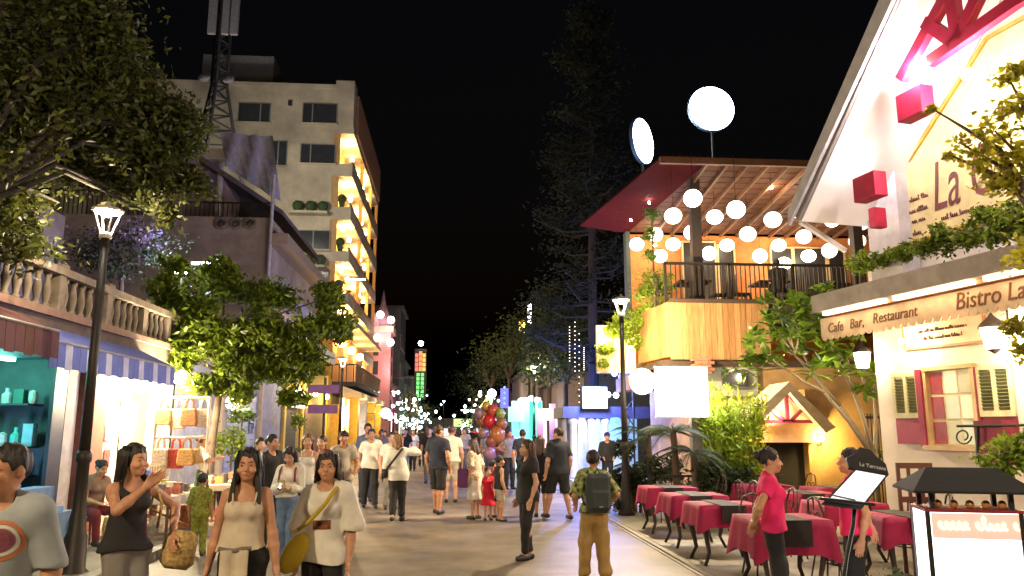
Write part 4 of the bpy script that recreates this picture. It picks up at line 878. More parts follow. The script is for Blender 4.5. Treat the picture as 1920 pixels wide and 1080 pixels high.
for x in (5.02,6.6,8.2,9.8): MB().box(x-.03,17.87,4.68,x+.03,17.93,5.7).build('railing_post', iron, dk)
MB().box(5.12,22,3.3,13,22.2,7.45).build('back_wall', OR, dk)
MB().box(5.0,21.85,3.3,5.12,22.2,7.5).build('side_wall', M('wall_dark_teal', (.05,.07,.06), .8), dk)
for px0, px1, pyt in ((1280,1338,455),(1346,1374,462),(1445,1482,466),(1488,1545,466),(1552,1580,470)):
    a = P(px0,pyt,21.95); c = P(px1,pyt,21.95); d_ = MB().box(a.x,21.93,4.7,c.x,21.99,a.z).build('door', M('door_dark', (.03,.02,.018), .4), dk)
    MB().box(a.x-.05,21.9,4.7,a.x,21.98,a.z+.05).box(c.x,21.9,4.7,c.x+.05,21.98,c.z+.05).box(a.x,21.9,a.z,c.x,21.98,a.z+.05).build('door_frame', M('frame_pale', (.6,.4,.2), .6), d_)
# roof: near edge z 8.0 (y 17), far edge z 7.5 (y 22)
rz = lambda y: 8.02-(y-17)*.10
for k in range(15):
    y0 = 17+k*.335; xl = 4.80-(y0-17)*.252
    MB().prism([(xl+1.15,y0,rz(y0)),(13,y0,rz(y0)),(13,y0+.30,rz(y0+.3)),(xl+1.05,y0+.30,rz(y0+.3))], (0,0,.04)).build('roof_board', M('roof_board', (.11,.04,.02), .8, var=.25, bump=.1, stretch=(.8,9,9)), dk)
for k in range(15):
    x = 5.9+k*.5; MB().bar((x,17,rz(17)-.07), (x,22,rz(22)-.07), .06, .10).build('rafter', M('rafter_brown', (.16,.07,.035), .6), dk)
MB().prism([(4.78,16.98,rz(17)),(5.98,16.98,rz(17)),(5.1,22.1,rz(22.1)),(3.6,21.6,rz(21.6))], (0,0,.05)).build('metal_roof', M('metal_red', (.065,.008,.006), .85, spec=.04), dk)
for k in range(7): MB().bar((4.9+k*.17,17.0,rz(17)+.07), (3.72+k*.22,21.6,rz(21.6)+.07), .03, .05).build('roof_rib', M('metal_red'), dk)
MB().bar((4.75,17,rz(17)-.06),(13,17,rz(17)-.06), .10, .16).build('roof_edge', M('rafter_brown'), dk)
for px in (1303,1602): p = P(px,400,18.2); MB().box(p.x-.12,18.1,4.7,p.x+.12,18.34,rz(18)).build('roof_post', M('post_dark', (.04,.025,.02), .6), dk)
MB().ball(P(1445,350,18.5), .07, 10, 6).build('bulb', EM('hot_amber'), dk, True); lamp('roof_bulb', P(1445,352,18.4)-Vector((0,0,.1)), 14, (1,.65,.3), .08, dk)
for x, y in ((6.2,19.5),(8.2,20),(10.2,19.5)): lamp('lantern_glow', (x,y,5.8), 34, (1,.66,.36), .3, dk)
for k, (px, py) in enumerate(((1217,380),(1183,413),(1228,460))): MB().ball(P(px,py,19.5), .035, 8, 5).build('bulb', EM('hot_white'), dk)
LAN = [(1299,372,18),(1262,405,17),(1340,407,16),(1380,393,18),(1449,412,17),(1494,395,16),(1229,440,13),(1194,458,14),(1262,458,14),(1297,436,15),(1402,439,16),(1363,460,14),(1330,475,14),(1238,480,12),(1460,460,14),(1425,480,13.5),(1507,444,15),(1516,480,14),(1555,470,14.5),(1607,452,16),(1470,494,9),(1560,412,15),(1615,418,15)]
lrow = lambda q_: 'highest' if q_[1] < 425 else ('middle' if q_[1] < 448 else 'lowest')
lts = [EM('paper_lantern_%d'%q, (1,.90,.72-.06*q), (7,4.5,10)[q]) for q in range(3)]
for k, (px, py, r) in enumerate(LAN):
    Y = min(21.4, 300/r); p = P(px, py, Y)
    row = [i_ for i_, q_ in enumerate(LAN) if lrow(q_) == lrow(LAN[k])]; row.sort(key=lambda i_: LAN[i_][0])
    t = thing('paper_lantern', 'round white paper lantern, '+ORD[row.index(k)]+' from the left in the '+lrow(LAN[k])+' row at the rooftop bar', 'lantern', p, 'lanterns under the rooftop bar roof')
    MB().ball(p, (.21,.21,.205-.012*(k%3)), 18, 12).build('shade', lts[(k*7)%3], t, True); MB().lathe(p+Vector((0,0,.185)), [(.06,0),(.06,.03),(.02,.04)], 10).build('cap', iron, t); MB().tube([p+Vector((0,0,.2)), Vector((p.x,p.y,rz(p.y)-.02))], .006, 4).build('cord', iron, t)
# deck furniture
def deck_set(x, y, wh):
    t = thing('bar_table', 'dark bar table at the '+wh+' of the deck rail', 'table', (x,y,4.68), 'tables on the deck')
    MB().box(x-.4,y-.4,5.38,x+.4,y+.4,5.43).build('tabletop', M('post_dark'), t); MB().tube([(x,y,4.7),(x,y,5.4)], .04, 8).lathe((x,y,4.68), [(.25,0),(.22,.03),(.04,.05)], 12).build('leg', M('post_dark'), t)
    for sx in (-.75,.75):
        c = thing('bar_chair', 'dark slat back chair '+('left' if sx < 0 else 'right')+' of the table at the '+wh+' of the deck rail', 'chair', (x+sx,y,4.68), 'chairs on the deck')
        MB().box(x+sx-.2,y-.2,5.1,x+sx+.2,y+.2,5.14).build('seat', M('post_dark'), c)
        for a in (-.17,.17):
            for e in (-.17,.17): MB().tube([(x+sx+a,y+e,4.68),(x+sx+a,y+e,5.1)], .018, 6).build('leg', M('post_dark'), c)
        q = x+sx+(.18 if sx > 0 else -.18)
        for e in (-.17,-.06,.06,.17): MB().box(q-.012,y+e-.02,5.14,q+.012,y+e+.02,5.6).build('back_slat', M('post_dark'), c)
for x, y, wh in ((6.0,19,'left end'),(8.0,18.9,'middle'),(9.9,19.1,'right end')): deck_set(x, y, wh)
# round signs over the roof
for (px, py, Y, r, yaw, lb) in ((1333,205,19,.63,.0,'large round white lit sign high above the bar roof'),(1203,265,20.5,.66,.87,'round white lit sign seen edge on at the roof corner')):
    p = P(px,py,Y); t = thing('round_lit_sign', lb, 'sign', p); em = EM('sign_white', (.80,.90,1), 14)
    R = Matrix.Rotation(yaw,4,'Z') @ Matrix.Rotation(-.1*(yaw>0),4,'Y') @ Matrix.Rotation(math.pi/2,4,'X')
    o = MB().lathe((0,0,-.06), [(.001,0),(r*.97,0),(r*.97,.12),(.001,.12)], 36).build('lit_disc', em, t, local=True); o.matrix_local = R
    o = MB().lathe((0,0,-.055), [(r*.97,0),(r,0),(r,.11),(r*.97,.11)], 36).build('rim', M('rim_blue2', (.1,.2,.4), .5), t, local=True); o.matrix_local = R
    MB().tube([(p.x,p.y,p.z-r),(p.x,p.y,rz(p.y))], .035, 8).build('post', iron, t); lamp('sign_light', p+Vector((-.2,-.5,-.6)), 3, (.7,.85,1), .3, t)
# lower walls under the deck : lit panel with vines on the left corner
MB().box(3.72,20,3.2,4.75,20.15,4.45).build('lit_panel', M('panel_cream', (.78,.62,.36), .7), dk)
MB().box(4.75,19.9,3.2,5.0,22,3.5).build('deck_beam', M('beam_dark'), dk)
MB().prism([(4.5,19.0,2.75),(6.2,17.7,2.8),(6.2,17.7,3.12),(4.5,19.0,3.12)], (0,2.4,0)).build('under_canopy', M('canopy_rose', (.45,.26,.18), .8), dk)
for px, py in ((1130,640),(1207,612)): p = P(px,py,19.6); MB().ball(p, .09, 10, 6).build('spot_bulb', EM('hot_yellow', (1,.85,.4), 70), dk, True); lamp('spot_or_fill_light', p+Vector((.05,-.15,-.1)), 130, (1,.74,.22), .08, dk)
lamp('deck_spot', (4.5,16.9,3.2), 45, (1,.66,.2), .08, dk)
MB().box(5.6,17.56,.02,13,22,3.18).build('lower_wall', och, dk)
MB().box(5.6,17.5,2.5,7.0,17.56,3.15).build('lower_panel', M('wall_greygreen', (.34,.33,.25), .8), dk)
w = MB().box(6.15,17.44,2.72,6.75,17.5,3.1).build('window', M('frame_dark'), dk); MB().ball((6.55,17.4,2.93), .07, 8, 6).build('bulb', EM('hot_amber'), w)
br = M('brick_red', (.30,.12,.07), .85, var=.3)
for r in range(5):
    for c in range(3): MB().box(5.44+c*.15+.075*(r%2),17.36,3.0+r*.075,5.44+c*.15+.14+.075*(r%2),17.5,3.066+r*.075).build('brick', br, dk)
# ---------------------------------------------------------------- gabled garden porch
gp = thing('garden_porch', 'ochre garden porch with pink truss gable and black fireplace opening', 'porch', (7,16,0))
YW = 16.3
pa = P(1478,716,YW-.5); pl = P(1400,785,YW-.5); pr = P(1556,795,YW-.5)
MB().box(5.95,YW,.02,6.42,YW+.5,2.0).build('pier', och, gp); MB().box(7.55,YW,.02,9.6,YW+.4,2.6).build('wall', och, gp)
MB().box(6.42,YW+.25,.02,7.55,YW+.5,2.2).build('back_wall', M('black_recess', (.012,.01,.01), .9), gp)
MB().prism([(6.30,YW-.3,1.48),(7.66,YW-.3,1.48),(7.5,YW-.1,2.12),(6.45,YW-.1,2.12)], (0,.35,0)).build('hood', M('hood_tan', (.46,.28,.16), .8, dirt=.2), gp)
zr = (pl.z+pr.z)/2; ax = pa.x
MB().prism([(pl.x-.1,YW-.55,zr-.05),(ax,YW-.55,pa.z),(ax,YW-.55,pa.z-.22),(pl.x+.12,YW-.55,zr-.16)], (0,1.0,0)).build('roof_slope', M('porch_pale', (.58,.45,.30), .7), gp)
MB().prism([(pr.x+.1,YW-.55,zr-.12),(ax,YW-.55,pa.z-.004),(ax,YW-.55,pa.z-.22),(pr.x-.12,YW-.55,zr-.24)], (0,1.0,0)).build('roof_slope', M('porch_pale'), gp)
b1 = [(pl.x+.3,YW-.35,zr+.0),(pr.x-.22,YW-.35,zr+.0)]; at = (ax,YW-.35,pa.z-.2)
for a, c in ((b1[0],b1[1]),(b1[0],at),(b1[1],at),((ax,YW-.35,zr),at),((ax-.06,YW-.35,zr),(ax-.36,YW-.35,zr+.28)),((ax+.06,YW-.35,zr),(ax+.36,YW-.35,zr+.28))):
    MB().bar(a, c, .07, .06, up=(0,1,0)).build('truss_bar', M('truss_maroon', (.34,.03,.05), .5), gp)
MB().prism([(b1[0][0]+.05,YW-.18,zr+.02),(b1[1][0]-.05,YW-.18,zr+.02),(ax,YW-.18,pa.z-.28)], (0,.02,0)).build('gable_panel', M('gable_white', (.75,.62,.5), .6), gp)
lamp('gable_light', (ax-.25,YW-.45,zr+.15), 16, (1,.85,.75), .04, gp)
for lb, px in (('left',1396),('right',1540)):
    p = P(px,822,YW-.2); wl_ = thing('wall_lamp', 'small bright wall lamp on the '+lb+' pier of the garden porch', 'lamp', p)
    MB().ball(p, .065, 12, 8).build('lit_glass', EM('lantern_glow'), wl_, True); MB().tube([p-Vector((0,0,.06)), p+Vector((0,.02,-.14)), p+Vector((0,.2,-.14))], .012, 6).build('bracket', iron, wl_)
    lamp('wall_light', p+Vector((0,-.14,.02)), 90, (1,.66,.22), .06, wl_)
# dark iron gate right of porch
gt = thing('iron_gate', 'dark iron gate between the porch wall and the restaurant', 'gate', (8.2,14.6,0))
x0 = P(1622,800,14.6).x; x1 = P(1668,800,14.6).x
for k in range(9): MB().tube([(x0+(x1-x0)*k/8,14.6,.05),(x0+(x1-x0)*k/8,14.6,2.05)], .014, 5).build('bar', iron, gt)
for z in (.2,1.1,1.95): MB().box(x0,14.585,z,x1,14.615,z+.05).build('rail', iron, gt)
# ---------------------------------------------------------------- square lightbox sign on post, round sign
t = thing('square_lightbox', 'blank white square lightbox sign on a grey post among the palms', 'sign', (4.5,15,0)); a = P(1232,780,15); c = P(1323,690,15)
MB().box(a.x,14.9,a.z,c.x,15.1,c.z).build('lit_box', EM('box_white', (1,.96,.88), 10), t, bevel=.015); MB().box(a.x-.02,14.92,a.z-.03,c.x+.02,15.08,a.z-.005).build('frame', M('frame_pale2', (.6,.55,.5), .5), t); MB().box(a.x-.02,14.92,c.z+.005,c.x+.02,15.08,c.z+.03).build('frame', M('frame_pale2'), t)
p = P(1309,850,15.1); MB().box(p.x-.10,15.1,.03,p.x+.10,15.3,2.05).build('post', M('post_grey', (.22,.2,.18), .8, dirt=.4), t); lamp('box_light', (c.x+.12,14.75,2.35), 60, (1,.95,.85), .3, t); lamp('box_light', (a.x-.2,15,2.2), 16, (1,.95,.85), .2, t)
t = thing('round_lightbox', 'small round white lightbox beside the square lightbox sign', 'sign', P(1203,715,15.3)); p = P(1203,715,15.3)
o = MB().lathe((0,0,-.05), [(.001,0),(.25,0),(.25,.1),(.001,.1)], 28).build('lit_disc', EM('box_white'), t, local=True); o.matrix_local = Matrix.Rotation(math.pi/2,4,'X')
MB().bar(p+Vector((.22,0,0)), Vector((a.x+.01,15.0,p.z)), .04).build('bracket', iron, t); MB().lathe((0,0,-.045), [(.25,0),(.265,0),(.265,.09),(.25,.09)], 28).build('rim', M('frame_pale2'), t, local=True).matrix_local = Matrix.Rotation(math.pi/2,4,'X')
# ---------------------------------------------------------------- stage with blue light
st = thing('stage_booth', 'white columned music booth bathed in blue and violet light', 'booth', (4.6,24.5,0)); sw = M('booth_white', (.72,.72,.75), .6)
MB().box(3.55,23,.02,6.2,26.4,.25).build('platform', sw, st); MB().box(3.5,26.2,.25,6.2,26.4,2.15).build('back_wall', sw, st); MB().box(3.4,24.2,2.1,6.3,26.5,2.45).build('fascia', M('fascia_dark', (.04,.04,.07), .6), st)
for x in (3.75,4.3,4.75,5.4): MB().lathe((x,24.4,.25), [(.16,0),(.12,.08),(.11,1.65),(.17,1.75),(.17,1.85)], 14).build('column', sw, st, True)
for x in (3.62,4.0): MB().box(x,25.2,.25,x+.03,26.2,2.1).build('side_panel', sw, st)
a = P(1092,766,24.1); c = P(1137,726,24.1)
MB().box(a.x,24.0,a.z,c.x,24.15,c.z).build('led_screen', EM('led_blue', (.18,.34,1), 1.15), st); MB().box(a.x-.04,24.16,a.z-.04,c.x+.04,24.26,c.z+.04).build('screen_case', dark, st)
MB().bar((a.x+.1,24.2,a.z), (a.x+.1,24.2,2.45), .05).build('screen_post', iron, st); MB().bar((c.x-.1,24.2,a.z), (c.x-.1,24.2,2.45), .05).build('screen_post', iron, st)
for q in ((5.35,24.2),(5.62,24.2)): MB().tube([(q[0],q[1],.1),(q[0],q[1],4.0)], .03, 6).build('truss_post', iron, st)
for k in range(8): MB().tube([(5.35+.27*(k%2),24.2,.6+k*.42),(5.62-.27*(k%2),24.2,1.02+k*.42)], .02, 5).build('truss_brace', iron, st)
lamp('stage_or_fill_light', (4.3,23.4,2.9), 800, (.20,.28,1), .2, st); lamp('stage_or_fill_light', (5.2,24.9,1.9), 60, (.15,.7,1), .15, st); lamp('stage_or_fill_light', (4.2,25.5,1.9), 45, (.6,.35,1), .15, st); lamp('stage_or_fill_light', (4.3,27.2,2.6), 600, (.10,.2,1), .2, st)  # last one is hidden behind the booth, added to turn the trees blue
for px, py in ((1152,700),(1155,741),(1140,740)): MB().ball(P(px,py,23.9), .09, 8, 6).build('lamp_head', EM('flood_white2'), st)
kb = thing('keyboard', 'electric keyboard on crossed stand in front of the performer', 'keyboard', (4.5,21.4,0)); p = P(1150,893,21)
MB().box(p.x-.5,20.85,p.z-.05,p.x+.45,21.1,p.z+.03).build('case', dark, kb); MB().box(p.x-.46,20.84,p.z+.031,p.x+.42,20.98,p.z+.04).build('keys', M('keys_white', (.8,.8,.8), .3), kb)
for s_ in (-1,1): MB().bar((p.x-s_*.35,21,.03), (p.x+s_*.35,21,p.z-.05), .04).build('leg', iron, kb)
# cyan kiosk columns, pink sign
t = thing('cyan_stall', 'stall with glowing turquoise columns and white counter', 'stall', (3.6,34,0))
for px, w in ((966,.16),(988,.32),(1003,.26),(1012,.10)):
    p = P(px,800,35); top = P(px,746 if w > .2 else 752,35).z; MB().box(p.x-w,34.8,.1,p.x+w,35.2,top).build('column', EM('cyan_col', (.10,.75,.55), .75), t)
p = P(968,778,34.5); MB().box(p.x-.35,34.4,p.z-.3,p.x+.35,34.6,p.z+.35).build('lit_sign', EM('cyan_sign', (.2,1,.65), 1.1), t)
p = P(968,845,33); MB().box(p.x-.33,32.8,.05,p.x+.36,33.3,P(968,820,33).z).build('counter', EM('cyan_counter', (.5,.9,1), .95), t)
for px, py in ((976,752),(996,747),(1006,750)): MB().ball(P(px,py,34.3), .12, 8, 6).build('bulb', EM('flood_white2'), t)
lamp('stall_light', (3.4,33.6,2.6), 120, (.2,1,.8), .2, t)
p = P(968,800,36); tag(MB().ball((p.x-.3,35.6,2.0), (.5,.4,.5), 10, 7).build('hedge', M('plant_green', (.05,.12,.03), .8, bump=.25, bscale=14)), 'clipped green hedge ball beside the turquoise columns', 'bush')
t = thing('pink_sign', 'pale pink lit sign between pink posts near the music booth', 'sign', (4,33,0)); a = P(1008,788,32); c = P(1032,766,32)
MB().box(a.x,31.95,a.z,c.x,32.05,c.z).build('lit_board', EM('pink_board', (1,.58,.72), 1.2), t)
for px in (1012,1036): p = P(px,800,32); MB().box(p.x-.12,31.9,.05,p.x+.12,32.1,P(px,757 if px > 1020 else 770,32).z).build('post', M('post_pink', (.55,.35,.38), .7), t)
lamp('sign_light', (a.x+.3,31.5,2.4), 45, (1,.55,.7), .2, t)
t = thing('arm_sign', 'slanting green neon arm ending in a white lamp over the stalls', 'sign', P(915,748,48)); a, c = P(903,762,48), P(922,738,48)
MB().bar(a, c, .16).build('neon_arm', EM('neon_lime', (.55,1,.1), 4), t); MB().ball(c, .28, 9, 6).build('lamp_head', EM('flood_white2'), t); MB().tube([(c.x+.1,48.1,c.z-.1),(c.x+.3,48.1,0)], .06, 6).build('post', iron, t)
t = thing('blue_neon_sign', 'small dark blue vertical neon sign above the stalls', 'sign', P(946,745,44)); a = P(946,765,44)
MB().box(a.x-.22,44,a.z,a.x+.22,44.1,P(946,728,44).z).build('board', EM('neon_navy', (.05,.08,.9), 1.2), t)
for k in range(4): MB().ball((a.x,43.95,a.z+.25+k*.3), .08, 6, 5).build('dot', EM('led_blue'), t)
MB().tube([(a.x,44.15,a.z),(a.x,44.15,0)], .05, 6).build('post', iron, t)
t = thing('tower_sign', 'thin white lit vertical sign high among the dark trees', 'sign', P(993,588,62)); a, c = P(990,606,62), P(996,570,62)
MB().box(a.x,62,a.z,c.x,62.1,c.z).build('lit_strip', EM('flood_white2'), t); q = P(979,612,62); MB().box(q.x-.25,62,q.z-.5,q.x+.25,62.1,q.z+.5).build('yellow_strip', EM('neon_yellow2', (1,.75,.1), 4), t)
MB().box(a.x+.02,62.15,0,a.x+.22,62.3,c.z).build('mast', iron, t)
# street end: shop lights both sides
g_ = random.Random(5)
def light_tree(label, px, Y, w, h0, h1, cols, n, x=None):
    X = P(px,800,Y).x; t = thing('lit_tree', label, 'tree', (X,Y,0))
    MB().tube([(X,Y,0),(X+.1,Y,h0),(X,Y,h1)], [.12,.09,.03], 6).build('trunk', M('bark', (.10,.07,.05), .9, bump=.25), t)
    cl, _ = clumps((X,Y,(h0+h1)/2), (w,w,(h1-h0)/2), 500, Y, .4, 12, .3); leaves('crown', cl, M('leaf_dark', (.035,.055,.02), .6, leaf=True, var=.5), t, (.15,.3))
    for k in range(n):
        p = (X+g_.uniform(-w,w), Y-w*.8+g_.uniform(-.3,.3), g_.uniform(h0,h1)); MB().ball(p, g_.uniform(.05,.15), 7, 5).build('light_bulb', EM('fairy_%d'%(k%len(cols)), cols[k%len(cols)], 9), t)
light_tree('tree hung with white and aqua lights, nearer of the left pair', 768, 62, 1.5, 1.8, 4.6, ((1,1,1),(.7,1,1),(.5,1,.9)), 26)
light_tree('tree hung with white and green lights, farther of the left pair', 798, 78, 1.5, 1.4, 4.2, ((.8,1,1),(1,1,.85),(.5,1,.5)), 20)
light_tree('tree hung with cool white lights beside the balloon seller', 885, 66, 1.6, 1.8, 4.2, ((1,1,1),(.75,.9,1)), 22)
light_tree('tree hung with violet and white lights behind the lime neon arm', 902, 56, 1.2, 2.4, 4.6, ((.8,.7,1),(1,.95,1)), 10)
e = thing('street_end_building', 'low wide building with green lit fascia closing the street', 'building', (0,135,0))
MB().box(-9,134,0,16,142,3.6).build('wall', M('far_wall_end', (.2,.2,.2), .8), e); a, c = P(850,838,134), P(886,818,134); MB().box(a.x,133.85,2.2,c.x,133.95,3.5).build('lit_fascia', EM('neon_pale_lime', (.65,.9,.3), .9), e)
MB().box(a.x-3,133.85,.4,c.x+4,133.95,1.9).build('lit_window', EM('far_lit2', (.8,.9,1), .8), e)
for i, (y0, y1, h, nm) in enumerate(((38,56,4.6,'dim two storey shop house behind the stall row'),(56,82,6.5,'dim shop house behind the lit trees on the right'),(82,125,5.5,'farthest dim shop house on the right side'))):
    s = thing('house', nm, 'building', (7,(y0+y1)/2,0)); x0 = 6.4-.3*i
    MB().box(x0,y0,.02,16,y1-.3,h).build('wall', M('far_wall_r%d'%i, (.13,.11,.11), .85), s); MB().box(x0-.4,y0,h,16,y1-.3,h+.2).build('roof', M('roof_dark'), s)
    for k in range(int((y1-y0)/3)): MB().box(x0-.06,y0+.6+k*3,.4,x0,y0+2.4+k*3,2.5).build('shopfront', EM('shopfront_%d'%(k%3), ((1,.8,.55),(.6,.9,1),(1,.6,.7))[k%3], 1.1), s)
    lamp('shopfront_light', (x0-1.2,(y0+y1)/2,2.6), 110, (.9,.85,1), .15, s)
# balloon seller's balloons
bt = thing('balloon_bunch', 'big bunch of red, orange and lilac balloons on strings', 'balloons', (1.5,24,0))
for k, (px, py, r, c) in enumerate(((932,815,.24,(.36,.12,.04)),(918,790,.20,(.42,.02,.03)),(905,785,.22,(.35,.10,.04)),(940,795,.18,(.25,.09,.04)),(925,770,.18,(.4,.06,.04)),(912,762,.15,(.35,.22,.05)),(938,775,.15,(.2,.25,.05)),(898,775,.16,(.2,.12,.17)),(930,845,.26,(.35,.17,.29)),(918,850,.2,(.32,.17,.25)),(945,840,.2,(.3,.14,.25)),(906,812,.16,(.3,.17,.14)),(921,828,.18,(.24,.07,.06)))):
    p = P(px,py,23.5+.2*(k%3)); MB().ball(p, (r,r,r*1.12), 14, 9).lathe(p+Vector((0,0,-r*1.2)), [(.03,0),(.001,.05)], 6).build('balloon', M('balloon_%d'%k, c, .25, bump=0, var=.05), bt, True)
    MB().tube([p-Vector((0,0,r*1.1)), (1.75,23.6,1.05)], .004, 3).build('string', M('rack_white'), bt)
# ---------------------------------------------------------------- trees and plants
bark = M('bark', (.10,.07,.05), .9, bump=.25)
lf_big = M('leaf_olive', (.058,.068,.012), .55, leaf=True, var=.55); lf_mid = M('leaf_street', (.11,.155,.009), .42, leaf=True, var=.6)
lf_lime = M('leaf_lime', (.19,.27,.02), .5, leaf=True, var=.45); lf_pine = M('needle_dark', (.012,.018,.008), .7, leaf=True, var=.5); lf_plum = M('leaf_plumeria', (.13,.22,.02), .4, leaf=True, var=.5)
lf_dark = M('leaf_dark', (.035,.055,.02), .6, leaf=True, var=.5)
def limb_tree(name, label, base, top, r, ends, crown_pts, mat, size, seed, aspect=.45, droop=.3, trunk_mat=bark):
    t = thing(name, label, 'tree', base); b = Vector(base); tp = Vector(top)
    mid = (b+tp)/2+Vector((random.uniform(-.1,.1),random.uniform(-.1,.1),0))
    MB().tube([b, b+(tp-b)*.08, mid, tp], [r*1.35, r, r*.8, r*.6], 10).build('trunk', trunk_mat, t, True)
    v = MB()
    for e in ends:
        e = Vector(e); m = tp+(e-tp)*.5+Vector((0,0,.15*(e-tp).length)); v.tube([tp-(tp-mid)*.1, m, e], [r*.5, r*.3, r*.08], 6)
    tag(v.build('limbs', trunk_mat, t, True), kind='stuff')
    leaves('crown', crown_pts, mat, t, size, seed=seed, aspect=aspect, droop=droop); return t
# big tree upper left
cs = []; ends = []
for k, (px, py, Y, r, n) in enumerate(((60,60,9.5,1.0,2600),(170,150,9.8,.8,2400),(60,230,9,1.0,2800),(200,290,10,.75,2500),(300,230,10.4,.55,1800),(330,320,10.6,.5,1700),(110,380,9.3,.7,2000),(250,370,10.2,.5,1500),(20,430,9,.6,1200),(200,60,9.8,.5,900),(-80,200,8.5,1.1,1800),(-60,380,8.6,.9,1200),(60,-80,9.5,1.0,1200),(280,400,10.4,.32,700),(345,260,10.7,.34,800))):
    p = P(px,py,Y); c, cc = clumps(p, (r,r,r*.8), int(n*1.6), k, .35, 26, .26); cs.append(c); ends.append(p)
cs = np.concatenate(cs); cs = cs[np.linalg.norm((cs-np.array((-4.43,9.6,4.35)))*np.array((1,.45,1)),axis=1) > .62]
limb_tree('street_tree', 'large dark leafy tree spreading over the balustrade at upper left', (-5.2,7.0,.1), (-5.0,7.6,3.9), .11, ends, cs, lf_big, (.07,.14), 1, trunk_mat=M('bark_dim', (.022,.017,.013), .9, bump=.25))
# street tree, lit from below
cs = []; ends = []
for k, (px, py, Y, r, n) in enumerate(((350,560,16.5,.5,900),(420,530,17.2,.5,900),(500,560,17.4,.6,1100),(400,620,16.4,.6,1200),(480,640,16.6,.65,1200),(560,630,17,.6,1100),(610,610,17.4,.42,700),(360,650,16,.42,800),(420,700,16,.45,1000),(520,700,16.5,.5,1000),(580,690,17,.4,650),(335,610,16.4,.35,500),(380,725,15.8,.28,600),(640,620,17.5,.3,400),(310,540,16.2,.3,420),(330,505,16.4,.3,320),(610,560,17.4,.4,600),(330,690,15.9,.25,350),(550,740,16.6,.25,300),(420,500,17,.3,300),(450,740,16,.25,450))):
    p = P(px,py,Y); r *= 1.15; c, cc = clumps(p, (r,r,r*.75), int(n*1.5), 40+k, .3, 16, .25); cs.append(c); ends.append(p)
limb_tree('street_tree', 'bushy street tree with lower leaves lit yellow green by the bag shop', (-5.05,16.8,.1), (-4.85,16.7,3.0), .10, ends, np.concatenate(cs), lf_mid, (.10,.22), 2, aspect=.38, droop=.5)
# purple flowering shrub on the grey shop roof
c, _ = clumps(P(230,470,17.8), (1.2,.8,.55), 2200, 77, .3, 24, .25); c2, _ = clumps(P(230,455,17.7), (1.2,.8,.5), 700, 78, .4, 24, .22)
t = thing('flowering_shrub', 'pale purple flowering shrub on the roof behind the balustrade', 'shrub', (-7.5,18,3.85)); leaves('foliage', c, lf_dark, t, (.06,.12), seed=3); leaves('blossom', c2, M('blossom_mauve', (.28,.22,.33), .6, leaf=True, var=.35), t, (.05,.10), seed=4, aspect=.9)
MB().tube([(-7.6,18.1,3.85),(-7.6,17.9,5.6)], [.08,.03], 6).build('stem', bark, t)
# plants by the grey shop
def potted(label, p, s, n, mat, pot=(.05,.04,.04), seed=0, hp_=.35, standard=False):
    t = thing('potted_plant', label, 'plant', (p.x,p.y,.1)); x, y = p.x, p.y
    MB().lathe((x,y,.1), [(.16*s,0),(.24*s,hp_),(.26*s,hp_),(.26*s,hp_+.03),(.2*s,hp_+.03)], 14).build('pot', M('pot_%d'%int(pot[0]*100), pot, .6), t)
    c, _ = clumps(p, (.32*s,.32*s,.26*s), n, seed, .4, 10, .3); leaves('foliage', c, mat, t, (.06,.13), seed=seed)
    MB().tube([(x,y,.1+hp_),(x,y,p.z)], .02*s, 6).build('stem', bark, t); return t
potted('topiary shrub on a thin stem beside the globe lamp', P(455,773,18), 1.0, 420, lf_mid, seed=5); potted('round green shrub in a dark square planter before the grey shop', P(435,832,17.2), 1.25, 700, lf_lime, seed=6, hp_=.6)
potted('round clipped green tree beside the olive doorway', P(563,785,27), 1.3, 420, lf_lime, seed=7); potted('leafy shrub in a pot at the foot of the olive doorway', P(575,850,26.5), 1.4, 420, lf_mid, seed=8)
# tall dark conifer
t = thing('pine_tree', 'very tall dark conifer with drooping boughs behind the music booth', 'tree', (5.2,29,0)); bx, by = 5.2, 29.
MB().tube([(bx,by,0),(bx+.1,by,9),(bx+.3,by,19)], [.24,.15,.03], 8).build('trunk', M('bark_black', (.03,.022,.018), .9), t); g = np.random.default_rng(9); cp = []; v = MB()
for k in range(90):
    z = g.uniform(4.2,19); L = (3.3-(z-4)*.17)*g.uniform(.5,1); a = g.uniform(0,2*math.pi); e = Vector((bx+L*math.cos(a), by+L*math.sin(a), z+.25*L*.3)); s0 = Vector((bx+.1,by,z-.2))
    v.tube([s0, (s0+e)/2+Vector((0,0,-.12*L)), e], [.05,.035,.012], 5)
    for q in range(5):
        f = g.uniform(.4,1); c = s0+(e-s0)*f; cp.append(np.array(c)+g.normal(0,1,(40,3))*np.array((.34,.34,.14)))
tag(v.build('boughs', M('bark_black'), t), kind='stuff'); leaves('crown', np.concatenate(cp), lf_pine, t, (.12,.30), seed=9, aspect=.3, droop=.1)
